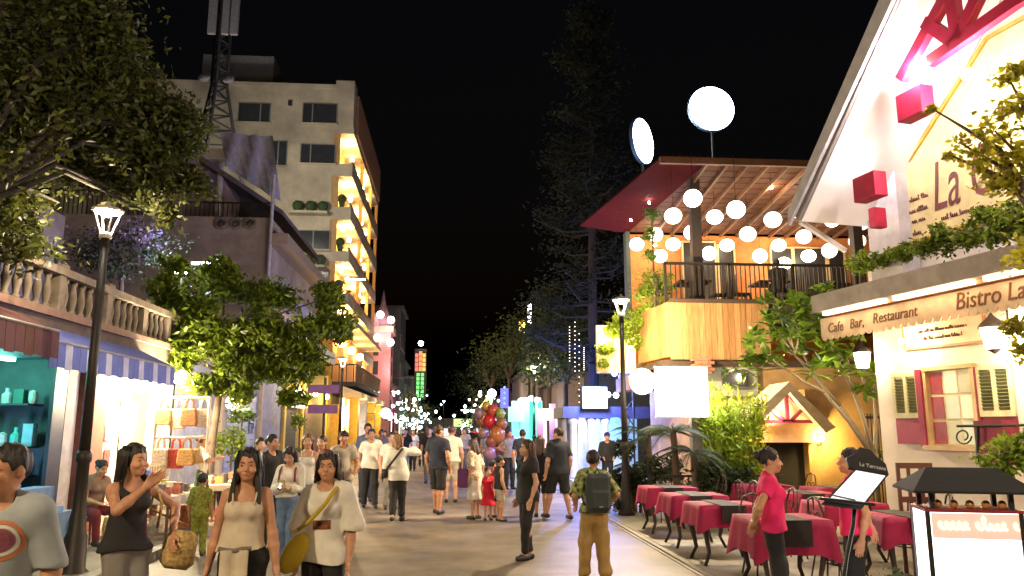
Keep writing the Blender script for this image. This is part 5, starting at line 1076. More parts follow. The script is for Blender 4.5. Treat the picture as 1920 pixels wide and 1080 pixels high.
# dark trees along the right of the street, hanging light strings
for k, (px, py, Y, r, zb) in enumerate(((1060,660,33,2.0,.0),(1000,650,44,2.4,0),(955,660,55,2.6,0),(1030,600,38,1.8,0),(920,690,75,2.6,0),(890,720,95,2.8,0))):
    p = P(px,py,Y); c, _ = clumps(p, (r,r,r*.8), 1800, 100+k, .4, 26, .25)
    limb_tree('street_tree', ('dark tree directly behind the music booth','dark tree rising behind the cyan stall','dark tree behind the balloon bunch','taller dark tree between booth and stall','dark tree above the lit tree on the right','farthest dark tree on the right side')[k], (p.x,Y,0), (p.x,Y,p.z-.6*r), .16, [p+Vector((r*.6*math.cos(a),r*.6*math.sin(a),0)) for a in range(6)], c, lf_dark, (.14,.32), 100+k)
for k, (px, y0, y1) in enumerate(((1068,610,680),(1078,600,700),(1086,620,760),(1095,650,695))):
    t = thing('string_light', ('leftmost','second','third','rightmost')[k]+' hanging string of tiny warm bulbs below the conifer boughs', 'string lights', P(px,y0,26), 'hanging light strings under the conifer'); a, c = P(px,y0,26), P(px,y1,26)
    MB().tube([a,c], .008, 4).build('cord', iron, t); [MB().ball(a+(c-a)*(q+.5)/12, .018, 6, 4).build('bulb', EM('fairy_warm', (1,.8,.5), 3), t) for q in range(12)]
# bamboo
t = thing('bamboo', 'tall clump of bright yellow green bamboo before the garden porch', 'bamboo', (5.7,15.2,0)); cp = []; v = MB()
for k in range(34):
    x, y = 5.45+random.uniform(-.5,.5), 15.2+random.uniform(-.3,.3); h = random.uniform(1.6,2.75); lx = random.uniform(-.25,.25); ly = random.uniform(-.2,.2)
    v.tube([(x,y,.02),(x+lx*.3,y,h*.6),(x+lx,y+ly,h)], [.018,.014,.005], 5)
    for q in range(46):
        f = random.uniform(.18,1)**.8; cp.append((x+lx*f*f+random.gauss(0,.09), y+ly*f+random.gauss(0,.09), h*f+random.gauss(0,.05)))
v.build('canes', M('cane_green', (.25,.28,.06), .5), t); leaves('foliage', np.repeat(np.array(cp),5,0)+RNG.normal(0,.06,(len(cp)*5,3)), M('leaf_bamboo', (.30,.40,.03), .5, leaf=True, var=.4), t, (.10,.22), seed=12, aspect=.2, droop=.5)
# palms
def palm(label, p, n, L, mat, seed, trunk=True, cat='palm', z0=.02):
    t = thing('palm', label, cat, (p.x,p.y,z0)); g = random.Random(seed)
    MB().tube([(p.x,p.y,z0),(p.x+.03,p.y,(z0+p.z)/2),p], [.09,.07,.06], 8).build('trunk', bark, t)
    for k in range(n):
        a = 2*math.pi*k/n+g.uniform(-.3,.3); up = g.uniform(.1,1.1); l = L*g.uniform(.75,1.1); d = Vector((math.cos(a),math.sin(a),0)); pts = [p+d*(l*f*math.cos(up*(1-f*.6)))+Vector((0,0,l*(f*math.sin(up)-.75*f*f))) for f in (0,.2,.4,.6,.8,1)]
        v = MB(); v.tube(pts, [.012,.011,.009,.007,.005,.002], 4)
        for q in range(26):
            f = .12+.86*q/26; i = min(int(f*5),4); c = pts[i]+(pts[i+1]-pts[i])*(f*5-i); s_ = d.cross(Vector((0,0,1))); w = l*.30*math.sin(math.pi*min(1,f*.85+.12))
            for sg in (-1,1):
                e = c+s_*sg*w*.8+d*w*.5+Vector((0,0,-w*.35)); v.add([c-d*.012, c+d*.012, e], [(0,1,2)])
        v.build('frond', mat, t)
    return t
palm('low palm with arching fronds under the square lightbox sign', P(1262,800,14.8)+Vector((0,0,-.1)), 13, .75, lf_dark, 3)
palm('bushy dark palm beside the right street lamp', P(1215,820,16.0), 14, .95, lf_dark, 5); palm('small palm at the foot of the lamp and tables', P(1185,880,16.8), 12, .75, lf_dark, 6)
palm('dark spreading palm behind the tables under the lightbox', P(1300,850,14.5), 12, .8, lf_dark, 7)
def bush(label, pts, mat, size, seed, n, z0=.02, name='bush', cat='bush', aspect=.45):
    cs = [clumps(P(x,y,Y), (r,r,r*.8), n, seed+i, .35, 14, .28)[0] for i,(x,y,Y,r) in enumerate(pts)]; p = P(*pts[0][:3])
    t = thing(name, label, cat, (p.x,p.y,z0)); leaves('foliage', np.concatenate(cs), mat, t, size, seed=seed, aspect=aspect)
    MB().tube([(p.x,p.y,z0), p], [.04,.015], 6).build('stem', bark, t); return t
bush('dark leafy hedge behind the first row of red tables', [(1200,900,16.6,.4),(1245,880,16,.45),(1330,900,14.6,.4),(1380,905,14.8,.35)], lf_dark, (.07,.15), 200, 900)
bush('dark climbing plant wrapped round the right street lamp', [(1170,900,16.6,.3),(1172,840,16.7,.25),(1165,950,16.4,.25)], lf_dark, (.06,.12), 210, 700)
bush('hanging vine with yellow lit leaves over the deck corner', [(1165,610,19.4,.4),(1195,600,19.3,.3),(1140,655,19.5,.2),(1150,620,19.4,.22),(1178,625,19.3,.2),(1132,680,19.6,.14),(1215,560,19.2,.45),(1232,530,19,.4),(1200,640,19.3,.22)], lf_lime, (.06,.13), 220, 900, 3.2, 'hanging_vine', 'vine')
bush('climbing vine with green leaves beside the orange bar wall', [(1222,400,19,.2),(1215,440,19,.2),(1218,480,19,.2),(1225,520,19,.3)], lf_plum, (.05,.11), 230, 350, 4.7, 'climbing_vine', 'vine')
bush('round yellow green bush on the far end of the restaurant ledge', [(1612,492,10.4,.17),(1640,490,10.2,.17),(1665,480,10,.14)], lf_lime, (.04,.08), 240, 700, 3.6, 'ledge_bush')
def on(px, py, k): return FK(px,py,k)
t = thing('ledge_planting', 'dark green planting along the restaurant ledge below the name board', 'plants', on(1780,455,.6)); cs = []
for i, (px, py, r) in enumerate(((1700,475,.16),(1740,462,.2),(1780,450,.2),(1820,440,.2),(1860,430,.22),(1905,420,.25),(1940,415,.25),(1760,435,.12),(1850,400,.14),(1900,395,.18))): cs.append(clumps(on(px,py,.75), (r,r,r*.8), 500, 250+i, .3, 12, .3)[0])
leaves('foliage', np.concatenate(cs), lf_mid, t, (.04,.09), seed=13)
# tree branch on the right edge
cs = []; ends = []
for i, (px, py, Y, r) in enumerate(((1890,145,6.4,.16),(1915,200,6.4,.2),(1860,240,6.4,.2),(1905,300,6.3,.25),(1840,290,6.5,.17),(1800,268,6.6,.10),(1775,288,6.7,.07),(1880,350,6.3,.18),(1750,205,6.8,.05),(1850,325,6.5,.10),(1950,260,6.2,.3),(1970,380,6.1,.3),(1905,620,6.3,.12),(1912,665,6.3,.10),(1930,480,6.2,.22))):
    p = P(px,py,Y); cs.append(clumps(p, (r,r,r*.75), 150 if r > .1 else 45, 270+i, .3, 9, .3)[0]); ends.append(p)
limb_tree('street_tree', 'leafy tree branch hanging in front of the name board at right edge', (5.45,6.0,.02), (5.35,6.1,3.2), .09, ends, np.concatenate(cs), M('leaf_golden', (.34,.32,.02), .5, leaf=True, var=.5), (.045,.10), 14, aspect=.6)
bush('yellow green shrub below the scroll rail at the right edge', [(1885,850,7.3,.2),(1915,860,7.2,.25),(1870,880,7.4,.15),(1935,830,7.2,.2)], lf_lime, (.04,.09), 290, 600)
bush('small shrub at the foot of the iron gate', [(1640,850,13.8,.2),(1625,880,13.8,.2)], lf_mid, (.05,.1), 296, 300)
# plumeria: rosettes of big leaves, each leaf a part
t = thing('plumeria_tree', 'plumeria tree with bare forked limbs and big glossy leaves', 'tree', (6.55,12.7,.02)); B0 = Vector((6.55,12.7,.02)); fork = P(1640,850,12.7)
MB().tube([B0, (B0+fork)/2+Vector((.05,0,0)), fork], [.09,.075,.07], 9).build('trunk', M('bark_grey', (.30,.24,.16), .8, bump=.2), t)
tips = [(1420,640),(1450,610),(1490,590),(1530,600),(1560,640),(1470,650),(1510,640),(1440,665),(1580,690),(1620,720),(1545,670),(1410,665),(1500,560),(1530,565),(1480,620),(1600,650),(1640,700),(1525,690),(1460,585),(1555,610),(1400,690),(1500,615),(1545,580)]
v = MB(); lme = MB().add([(0,0,0),(.045,.10,.012),(0,.10,-.004),(-.045,.10,.012),(.042,.20,.004),(0,.20,-.014),(-.042,.20,.004),(0,.31,-.045)], [(0,1,2),(0,2,3),(1,4,5,2),(2,5,6,3),(4,7,5),(5,7,6)]).build('leaf', lf_plum, t, local=True).data
first = [o for o in kids(t) if o.data is lme][0]
mains = [P(x,y,Y) for x, y, Y in ((1575,760,12.5),(1600,735,12.4),(1545,735,12.3),(1640,745,12.7))]
subs = [[P(x,y,Y) for x, y, Y in g_] for g_ in (((1520,690,12.2),(1490,665,12.0)),((1590,675,12.3),(1560,650,12.1)),((1470,690,12.1),(1500,650,12.4)),((1640,710,12.6),(1612,690,12.5)))]
for m, ss in zip(mains, subs):
    v.tube([fork-Vector((0,0,.1)), fork*.45+m*.55+Vector((.02,0,-.01)), m], [.04,.032,.026], 6)
    for q in ss: v.tube([m, m*.5+q*.5+Vector((0,.02,-.02)), q], [.025,.021,.017], 6)
allsub = [q for ss in subs for q in ss]
for i, (px, py) in enumerate(tips):
    q = P(px,py,12.5-.9*((i*37)%10)/10); m = min(allsub, key=lambda w: (w-q).length)
    v.tube([m, m*.5+q*.5+Vector((0,0,-.03)), q], [.016,.014,.011], 5)
    for k in range(12):
        a = 2*math.pi*k/12*2.4; el = random.uniform(-.35,.6)
        M4 = Matrix.Translation(q-OFF[t.name]+Vector((0,0,-.012*k))) @ Euler((el,0,a)).to_matrix().to_4x4() @ Matrix.Scale(random.uniform(.75,1.15),4)
        if first: first.matrix_local = M4; first = None
        else: link('leaf', lme, None, t).matrix_local = M4
v.build('limbs', M('bark_grey'), t, True)
g_ = np.random.default_rng(33); cc_ = []
for px, py in tips*2:
    q = P(px+g_.uniform(-30,30), py+g_.uniform(-28,22), 12.6-g_.uniform(0,.9))
    for k in range(11):
        a = g_.uniform(0,6.28); cc_.append(q+Vector((math.cos(a)*.13, math.sin(a)*.13, g_.uniform(-.05,.08))))
tag(leaves('leaf_mass', np.array(cc_), lf_plum, t, (.22,.32), seed=35, aspect=.32, droop=.15), kind='stuff')
# ---------------------------------------------------------------- terrace tables and chairs
red = M('cloth_crimson', (.30,.003,.055), .75, var=.1, scale=5, bump=.1); runner = M('runner_black', (.02,.014,.016), .8); legm = M('leg_dark', (.035,.02,.016), .5)
def cloth_mesh(w, d, z, drop, m, name, parent, seed, n=12):
    g = random.Random(seed); ring = []
    for i in range(4*n):
        s_, f = divmod(i, n); f = f/n; c = [(-w,-d),(w,-d),(w,d),(-w,d)]; a, b_ = c[s_], c[(s_+1)%4]; ring.append(((a[0]+(b_[0]-a[0])*f)/2, (a[1]+(b_[1]-a[1])*f)/2, min(f,1-f)))
    N = len(ring); V = [(x,y,z) for x,y,_ in ring]+[(0,0,z)]; rows = 5; F = [(i,(i+1)%N,N) for i in range(N)]; prev = list(range(N))
    for r in range(1, rows+1):
        f = r/rows; cur = []
        for i, (x, y, e) in enumerate(ring):
            L = math.hypot(x,y); corner = max(0,1-e*5); o = .035*f+.018*f*math.sin(i*1.35+seed)+.05*f*corner; dz = drop*f*(1+.28*corner)+.008*f*math.sin(i*2.1)
            V.append((x+x/L*o, y+y/L*o, z-dz)); cur.append(len(V)-1)
        F += [(prev[i], prev[(i+1)%N], cur[(i+1)%N], cur[i]) for i in range(N)]; prev = cur
    b = MB(); b.add(V, F); return b.build(name, m, parent, True)
def cafe_table(label, x, y, seed, w=.86, d=.74, drop=.27, group=None, z0=.025):
    t = thing('cafe_table', label, 'table', (x,y,z0), group); OFF[t.name] = Vector((0,0,0))
    MB().box(-w/2+.02,-d/2+.02,.715,w/2-.02,d/2-.02,.74).build('tabletop', legm, t)
    for sx in (-1,1):
        for sy in (-1,1): MB().tube([(sx*(w/2-.10),sy*(d/2-.08),.72),(sx*(w/2-.07),sy*(d/2-.06),.5),(sx*(w/2-.13),sy*(d/2-.10),.16),(sx*(w/2-.06),sy*(d/2-.05),.0)], [.045,.042,.026,.022], 8).build('leg', legm, t, True)
    cloth = cloth_mesh(w, d, .748, drop, red, 'tablecloth', None, seed); cloth.location = (x,y,z0)
    tag(cloth, 'crimson cloth draped over the '+label, 'tablecloth', None)
    rn = MB().box(-.16,-d/2-.055,.752,.16,d/2+.055,.757).box(-.16,-d/2-.062,.752-drop*.75,.16,-d/2-.055,.757).box(-.16,d/2+.055,.752-drop*.75,.16,d/2+.062,.757).build('table_runner', runner); rn.location = (x,y,z0)
    tag(rn, 'black runner laid across the '+label, 'table runner'); return t
TB = [(3.72,13.6,'first red clothed table next to the street lamp'),(3.68,12.0,'second red clothed table in the kerb row'),(3.62,10.5,'third red clothed table in the kerb row'),(3.72,8.85,'nearest red clothed table, behind the pink shirted waitress'),
      (5.55,13.9,'red clothed table before the porch fireplace'),(5.5,12.2,'red clothed table behind both waitresses'),(5.35,10.6,'red clothed table beyond the menu stand'),(5.25,9.0,'red clothed table between menu stand and light box'),(6.5,13.2,'red clothed table near the iron gate')]
for i, (x, y, lb) in enumerate(TB): cafe_table(lb, x, y, i*3, drop=.36 if i == 3 else .27)
def iron_chair(label):
    t = thing('iron_chair', label, 'chair'); m = M('chair_iron', (.05,.03,.025), .45, .3)
    MB().lathe((0,0,.44), [(.001,0),(.19,0),(.20,.015),(.19,.03),(.001,.03)], 18).build('seat', m, t)
    for sx in (-1,1):
        for sy in (-1,1): MB().tube([(sx*.13,sy*.13,.44),(sx*.15,sy*.15,.25),(sx*.19,sy*.19,.0)], .011, 6).build('leg', m, t)
    MB().tube([(.15*math.cos(a),.15*math.sin(a),.2) for a in [q*math.pi/8 for q in range(17)]], .008, 5).build('stretcher_ring', m, t)
    MB().tube([(-.17,.14,.45),(-.19,.18,.75),(-.13,.20,.90),(0,.205,.94),(.13,.20,.90),(.19,.18,.75),(.17,.14,.45)], .012, 6).build('back_frame', m, t)
    v = MB()
    for x in (-.07,.07): v.tube([(x+.055*math.cos(a),.19,.72+.055*math.sin(a)) for a in [q*math.pi/6 for q in range(13)]], .008, 5)
    v.tube([(-.06,.17,.46),(-.06,.185,.67)], .008, 5).tube([(.06,.17,.46),(.06,.185,.67)], .008, 5).tube([(0,.2,.79),(0,.205,.93)], .008, 5); v.build('back_scroll', m, t); return t
ch = iron_chair('wrought iron chair on the left of the table nearest the viewpoint')
CH = [(4.55,13.7,-1.5,'right of the first red table'),(4.5,12.1,-1.5,'right of the second red table'),(4.45,10.6,-1.6,'right of the third red table'),(4.5,9.0,-1.5,'right of the nearest red table'),
      (6.35,14.1,-1.5,'between the porch wall and the fireplace table'),(4.72,12.3,1.6,'left of the table behind both waitresses'),(6.3,12.3,-1.6,'right of the table behind both waitresses'),(4.62,10.8,1.5,'left of the table beyond the menu stand'),(6.05,10.3,-1.5,'against the restaurant wall corner'),(4.45,9.15,1.6,'left of the table between menu stand and light box'),(6.0,9.6,-1.9,'beneath the string course of the restaurant')]
ch.location = (3.05+.0,0,0); ch.location = (3.75,9.5,.025); ch.rotation_euler = (0,0,.1); ch['label'] = 'wrought iron chair behind the table nearest the viewpoint'
for x, y, r, lb in CH: dup(ch, (x,y,.025), r, 'wrought iron chair '+lb)
wc2 = thing('wooden_chair', 'dark slatted wooden chair against the restaurant wall', 'chair'); wm = M('chair_wood', (.10,.035,.02), .5); pz = P(1722,868,9.3)
MB().box(-.21,-.2,.44,.21,.2,.48).build('seat', wm, wc2)
for sx in (-.19,.19): MB().box(sx-.02,.17,.025,sx+.02,.21,1.34).build('leg', wm, wc2); MB().box(sx-.02,-.2,.025,sx+.02,-.16,.44).build('leg', wm, wc2)
for z in (.62,.86,1.08,1.27): MB().box(-.17,.175,z,.17,.2,z+.07).build('back_slat', wm, wc2)
for x in (-.07,.07): MB().box(x-.02,.172,.69,x+.02,.198,1.27).build('back_post', wm, wc2)
wc2.location = (pz.x,9.3,0); wc2.rotation_euler = (0,0,-.25)
# low terrace railing behind first tables
tr = thing('terrace_rail', 'low dark rail fence between the first tables and the planting', 'fence', (4.6,14.7,.025))
for k in range(22): MB().tube([(3.9+k*.11,14.75,.03),(3.9+k*.11,14.75,.88)], .010, 5).build('bar', iron, tr)
MB().box(3.85,14.73,.86,6.3,14.77,.90).build('top_rail', iron, tr)
# ---------------------------------------------------------------- menu stand
ms = thing('menu_stand', 'black slanted menu stand with white menu page and curved pole', 'menu stand', (2.55,5.4,.025)); blk = M('stand_black', (.02,.02,.022), .35, bump=.02)
Ym = 5.4; c4 = [P(1555,936,Ym-.1), P(1618,945,Ym-.1), P(1660,892,Ym+.06), P(1605,882,Ym+.06)]
nrm = (c4[1]-c4[0]).cross(c4[3]-c4[0]).normalized(); nrm = nrm if nrm.y < 0 else -nrm
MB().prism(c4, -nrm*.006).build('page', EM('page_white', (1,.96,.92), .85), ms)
e4 = [c4[0]+(c4[0]-c4[2])*.10-nrm*.012, c4[1]+(c4[1]-c4[3])*.08-nrm*.012, c4[2]+(c4[2]-c4[0])*.07-nrm*.012, c4[3]+(c4[3]-c4[1])*.07-nrm*.012]
MB().prism(e4, -nrm*.03).build('backing_board', blk, ms)
lip = [c4[0]+Vector((-.12,-.02,-.01)), c4[1]+Vector((.03,-.02,-.02))]
MB().bar(lip[0]+nrm*.04, lip[1]+nrm*.04, .09, .02).build('lip', blk, ms); MB().bar(c4[0]+nrm*.012+(c4[3]-c4[0])*.1, c4[0]+nrm*.012+(c4[1]-c4[0])*.7+(c4[3]-c4[0])*.05, .02, .01).build('clip', blk, ms)
uu = (c4[2]-c4[3]).normalized(); vv = (c4[3]-c4[0]); vv = (vv-uu*vv.dot(uu)).normalized(); o = (c4[2]+c4[3])/2+vv*.02-nrm*.01; Rm = frame(uu, vv)
def onh(x, y): return o+uu*x+vv*y
MB().prism([onh(-.15,0),onh(.15,0),onh(.15,.10),onh(.10,.14),onh(.06,.20),onh(-.02,.21),onh(-.08,.14),onh(-.15,.09)], -nrm*.03).build('header', blk, ms, bevel=.006)
text('La Terrasse', .042, M('letter_pale', (.6,.6,.6), .5), ms, onh(.03,.045)+nrm*.004, Rm, shear=.2)
MB().tube([c4[1]*.5+c4[2]*.2+c4[0]*.3-nrm*.04, P(1600,985,Ym), P(1588,1040,Ym), P(1578,1110,Ym), Vector((P(1575,1100,Ym).x,Ym,.06))], .016, 8).build('pole', blk, ms, True)
MB().lathe((P(1575,1100,Ym).x,Ym,.025), [(.20,0),(.20,.02),(.05,.04)], 20).build('foot', blk, ms)
# ---------------------------------------------------------------- lit cabinet sign in the foreground
lb = thing('lit_cabinet_sign', 'glowing white cabinet sign with black pitched roof in the foreground', 'sign', (3.57,5.35,.025)); OFF[lb.name] = Vector((0,0,0)); lb.rotation_euler = (0,0,-.30)
w, d, zt = .285, .19, 1.17
MB().box(-w-.02,-d-.02,0,w+.02,d+.02,.12).build('base', blk, lb)
MB().box(-w,-d,.12,w,d,zt).build('lit_body', EM('cabinet_glow', (1,.90,.80), 3.0), lb)
for sx in (-1,1):
    for sy in (-1,1): MB().box(sx*w-.015*(1 if sx < 0 else 1),sy*d-.012,.12,sx*w+.012,sy*d+.012,zt).build('corner_post', blk, lb)
MB().box(-w-.016,-d-.016,zt,w+.016,d+.016,zt+.02).build('top_frame', M('frame_red2', (.25,.01,.02), .5), lb)
MB().box(-w+.02,-d-.006,zt-.17,w-.01,-d-.002,zt-.005).build('header_panel', EM('header_red', (1,.36,.27), .85), lb)
squiggle(lb, Vector((0,-d-.008,zt-.09)), .46, .09, EM('letter_glow', (1,.80,.42), 1.2), R_CAM, 77, .011)
for sx in (-1,1):
    for sy in (-1,1): MB().box(sx*(w-.04)-.015,sy*(d-.03)-.015,zt+.02,sx*(w-.04)+.015,sy*(d-.03)+.015,zt+.13).build('roof_post', blk, lb)
for k in range(5): MB().ball((-.2+k*.1,-d+.06,zt+.05), (.03,.03,.03), 8, 6).build('glass_bead', M('bead_amber', (.5,.22,.08), .2), lb)
MB().prism([(-w-.10,-d-.10,zt+.13),(w+.10,-d-.10,zt+.13),(w+.10,d+.10,zt+.13),(-w-.10,d+.10,zt+.13)], (0,0,.015)).add([(-w-.10,-d-.10,zt+.145),(w+.10,-d-.10,zt+.145),(w+.10,d+.10,zt+.145),(-w-.10,d+.10,zt+.145),(-w+.06,-.02,zt+.29),(w-.06,-.02,zt+.29),(w-.06,.02,zt+.29),(-w+.06,.02,zt+.29)], [(0,1,5,4),(1,2,6,5),(2,3,7,6),(3,0,4,7),(4,5,6,7)]).build('pitched_roof', M('roof_matt_black', (.012,.013,.012), .9), lb)
sp = thing('shrub', 'small dark shrub at the left foot of the cabinet sign', 'shrub', (3.23,5.75,.025)); c_, _ = clumps((3.23,5.75,.38), (.09,.09,.36), 900, 401, .3, 14, .3)
leaves('foliage', c_, M('leaf_dark'), sp, (.03,.07), seed=44); MB().tube([(3.23,5.75,.03),(3.23,5.75,.6)], [.03,.01], 6).build('stem', bark, sp)
# ---------------------------------------------------------------- people in the street
def cl(n, c=(.5,.5,.5), r=.85, **k): return M('cloth_'+n, c, r, var=k.pop('var',.1), scale=k.pop('scale',9), bump=k.pop('bump',.03), bscale=k.pop('bscale',160), **k)
cW, cB, cJ = cl('white',(.78,.74,.66)), cl('black',(.018,.017,.018)), cl('denim',(.13,.20,.34),var=.25)
cCr, cNv, cG, cMr = cl('cream',(.78,.66,.44)), cl('navy',(.03,.035,.06)), cl('grey',(.29,.32,.34)), cl('maroon',(.25,.03,.08))
cPk, cOl, cKh, cBg = cl('pink',(.80,.02,.15)), cl('olive',(.22,.22,.03),var=.4,scale=20), cl('khaki',(.40,.25,.08)), cl('beige',(.48,.42,.34))
cBl, cGn, cFl = cl('blue',(.12,.2,.5)), cl('green',(.05,.10,.04)), cl('floral',(.62,.50,.38),var=.5,scale=26)
cTr = cl('greytrouser',(.22,.20,.18)); cCm = cl('patterned',(.25,.28,.10),var=.9,scale=16); cRd = cl('red',(.62,.01,.04))
LO = lambda root, p, H: Vector(root.location)+Matrix.Rotation(root.rotation_euler.z,3,'Z')@(Vector(p)*(H/1.7))
def place(label, px, pyt, Y, rz=0, z=0., **k):
    p = P(px, pyt, Y); H = (p.z-z)/1.0
    return person(label, (p.x,p.y,z), rz, H, **k)+(H,)
def strap(name, label, cat, mat, root, H, pts, r=.011):
    return pts
# 1 man at left edge
r, j, H = place('man in a grey tee with round orange ring print cut off at left edge', 19, 838, 4.05, -.0, sex='m', vox=.0065, skin='tan', hair={}, top=dict(m=cG, hem=.84, o=.018, sleeve=.85, so=.004), bottom=dict(m=cB), fat=1.0, head=(-.35,0))
v = MB(); rg = MB()
def chest(rad, n=28): return [(rad*math.cos(2*math.pi*q/n), rad*math.sin(2*math.pi*q/n)) for q in range(n)]
bvh_o = [o for o in kids(r) if o.name.startswith('shirt')][0]
from mathutils.bvhtree import BVHTree
bv = BVHTree.FromPolygons([v_.co[:] for v_ in bvh_o.data.vertices], [p_.vertices[:] for p_ in bvh_o.data.polygons])
def proj(x, z, lift=.003):
    h = bv.ray_cast(Vector((x,-.6,z)), Vector((0,1,0)))[0]; return Vector((x,(h.y if h else -.16)-lift,z))
def ringprint(r0, r1, m, lift):
    a = [proj(.055+x,1.26+z,lift) for x, z in chest(r0)]; b = [proj(.055+x,1.26+z,lift) for x, z in chest(r1)]; n = len(a)
    MB().add(a+b, [(i,(i+1)%n,n+(i+1)%n,n+i) for i in range(n)]).build('ring_print', m, r, True)
ringprint(.095,.078,cl('print_orange',(.50,.16,.05)),.003); ringprint(.073,.058,cl('print_pale',(.6,.55,.5)),.003); ringprint(.054,.034,cl('print_maroon',(.22,.05,.08)),.003); ringprint(.031,.001,cl('print_maroon'),.003)
# 2 woman in black tank
r, j, H = place('woman in a black tank top with one hand raised to her chest', 254, 835, 6.1, .75, sex='f', vox=.0065, skin='warm', hair=dict(len=.46,c=(.015,.010,.008)), top=dict(m=cB, sleeve=0, hem=.93, neck=(.09,.10,.12)), bottom=dict(m=cTr, o=.014), head=(.35,.05),
    hands={'R':(.0,-.26,1.40),'pR':(-.7,.1,-.6),'L':(.30,-.10,1.02),'pL':(.8,.5,.1),'fR':(0,0,1)})
p = LO(r, (.27,-.06,.98), H); tn = cl('tan_straw',(.50,.34,.13),var=.4,scale=40)
t = thing('shoulder_bag', 'soft tan shoulder bag held at the hip of the woman in black tank', 'bag', p)
MB().obox(p+Vector((.10,.0,-.08)), (.25,.10,.28), Matrix.Rotation(.12,3,'Y')).build('bag_body', tn, t, True, bevel=.045)
MB().tube([p+Vector((-.07,.0,.08)), LO(r,(.20,-.10,1.25),H), LO(r,(.17,-.02,1.435),H), LO(r,(.2,.1,1.2),H), p+Vector((.12,.1,.08))], .010, 6).build('strap', tn, t, True)
# 3 woman in cream camisole
r, j, H = place('woman in a cream camisole with long black hair and black trousers', 468, 843, 5.75, .08, sex='f', vox=.0062, skin='warm', hair=dict(len=.42,front=1), top=dict(m=cCr, tank=1.335, sleeve=0, hem=.985, flare=.004, neck=(.08,.11,.11)), bottom=dict(m=cB, o=.014), head=(.0,.04), hands={'L':(.245,-.03,.83),'R':(-.25,.02,.84)})
t = thing('white_jacket', 'white jacket folded over the waist of the woman in cream camisole', 'jacket', LO(r,(-.04,-.2,.9),H)); v = MB(); g = random.Random(2)
a = [[LO(r,(-.13+.024*i, -.178-.018*math.sin(i*1.1)-.02*jj/8, 1.0-.07*jj),H) for i in range(9)] for jj in range(8)]
v.add([q for w in a for q in w], [(jj*9+i,jj*9+i+1,(jj+1)*9+i+1,(jj+1)*9+i) for jj in range(7) for i in range(8)]); v.add([q+Vector((0,.02,0)) for w in a for q in w], [(jj*9+i,(jj+1)*9+i,(jj+1)*9+i+1,jj*9+i+1) for jj in range(7) for i in range(8)]); v.build('folded_cloth', cCr, t, True)
MB().tube([LO(r,(x,-.150+.35*abs(x+.01)**2-.01*math.cos(x*9),1.0+.008*math.sin(x*30)),H) for x in (-.15,-.1,-.04,.02,.08)], .016, 8).build('waist_fold', cl('greybrown',(.2,.16,.13)), t, True)
# 4 woman in white tee with yellow bag
r, j, H = place('woman in a loose white tee with a yellow crossbody bag', 616, 850, 6.2, -.12, sex='f', vox=.0065, skin='warm', hair=dict(len=.2,c=(.03,.015,.01)), top=dict(m=cW, sleeve=.9, o=.024, so=.010, sf=.034, hem=.84, flare=.010), bottom=dict(m=cB, o=.02), head=(.1,-.02), feet={'L':(.11,-.12,.085),'R':(-.10,.12,.1)})
yb = cl('yellow',(.50,.36,.02)); p = LO(r,(-.20,-.16,.92),H); t = thing('crossbody_bag', 'mustard yellow slouchy crossbody bag on the woman in white tee', 'bag', p)
c_ = Matrix.Rotation(.5,3,'Y'); MB().ball(p, (.085,.055,.16), 16, 12, c_).build('bag_body', yb, t, True)
MB().tube([p+Vector((.02,0,.17)), LO(r,(-.09,-.20,1.16),H), LO(r,(.04,-.19,1.30),H), LO(r,(.10,-.09,1.42),H), LO(r,(.11,.05,1.43),H), LO(r,(-.05,.17,1.15),H), p+Vector((-.03,.12,.15))], .015, 6).build('strap', yb, t, True)
bvh_o = [o for o in kids(r) if o.name.startswith('shirt')][0]; bv = BVHTree.FromPolygons([v_.co[:] for v_ in bvh_o.data.vertices], [p_.vertices[:] for p_ in bvh_o.data.polygons])
gr = [[proj(-.07+.02*i,1.10+.018*k) for i in range(8)] for k in range(5)]
MB().add([q for w in gr for q in w], [(k*8+i,k*8+i+1,(k+1)*8+i+1,(k+1)*8+i) for k in range(4) for i in range(7)]).build('shirt_print', cl('print_brown',(.16,.05,.02),var=.8,scale=18), r, True)
# 5 girl in jeans with phone
r, j, H = place('girl in white top and blue jeans looking down at her phone', 546, 838, 10.7, -.1, sex='f', vox=.010, skin='fair', hair=dict(len=.40), top=dict(m=cW, sleeve=1.6, hem=.98), bottom=dict(m=cJ), head=(0,.5), shoes=(.6,.58,.55), hands={'L':(.07,-.24,1.13),'R':(-.07,-.24,1.12)}, feet={'L':(.10,-.16,.085),'R':(-.09,.06,.085)})
p = LO(r,(0,-.33,1.18),H); t = thing('phone', 'phone with lit back held by the girl in jeans', 'phone', p); MB().obox(p, (.08,.012,.15), Matrix.Rotation(.7,3,'X')).build('case', cl('phonegold',(.5,.45,.2),.4), t); MB().ball(p+Vector((-.02,-.02,-.03)), .014, 8, 6).build('flash', EM('flood_white2'), t)
t = thing('backpack', 'maroon strapped backpack worn by the girl in jeans', 'backpack', LO(r,(0,.2,1.2),H)); MB().ball(LO(r,(0,.21,1.2),H), (.14,.09,.2), 12, 9).build('pack', cMr, t, True)
for q in (-1,1): MB().tube([LO(r,(q*.10,.14,1.36),H), LO(r,(q*.105,.0,1.44),H), LO(r,(q*.11,-.12,1.36),H), LO(r,(q*.12,-.14,1.2),H)], .014, 6).build('strap', cMr, t, True)
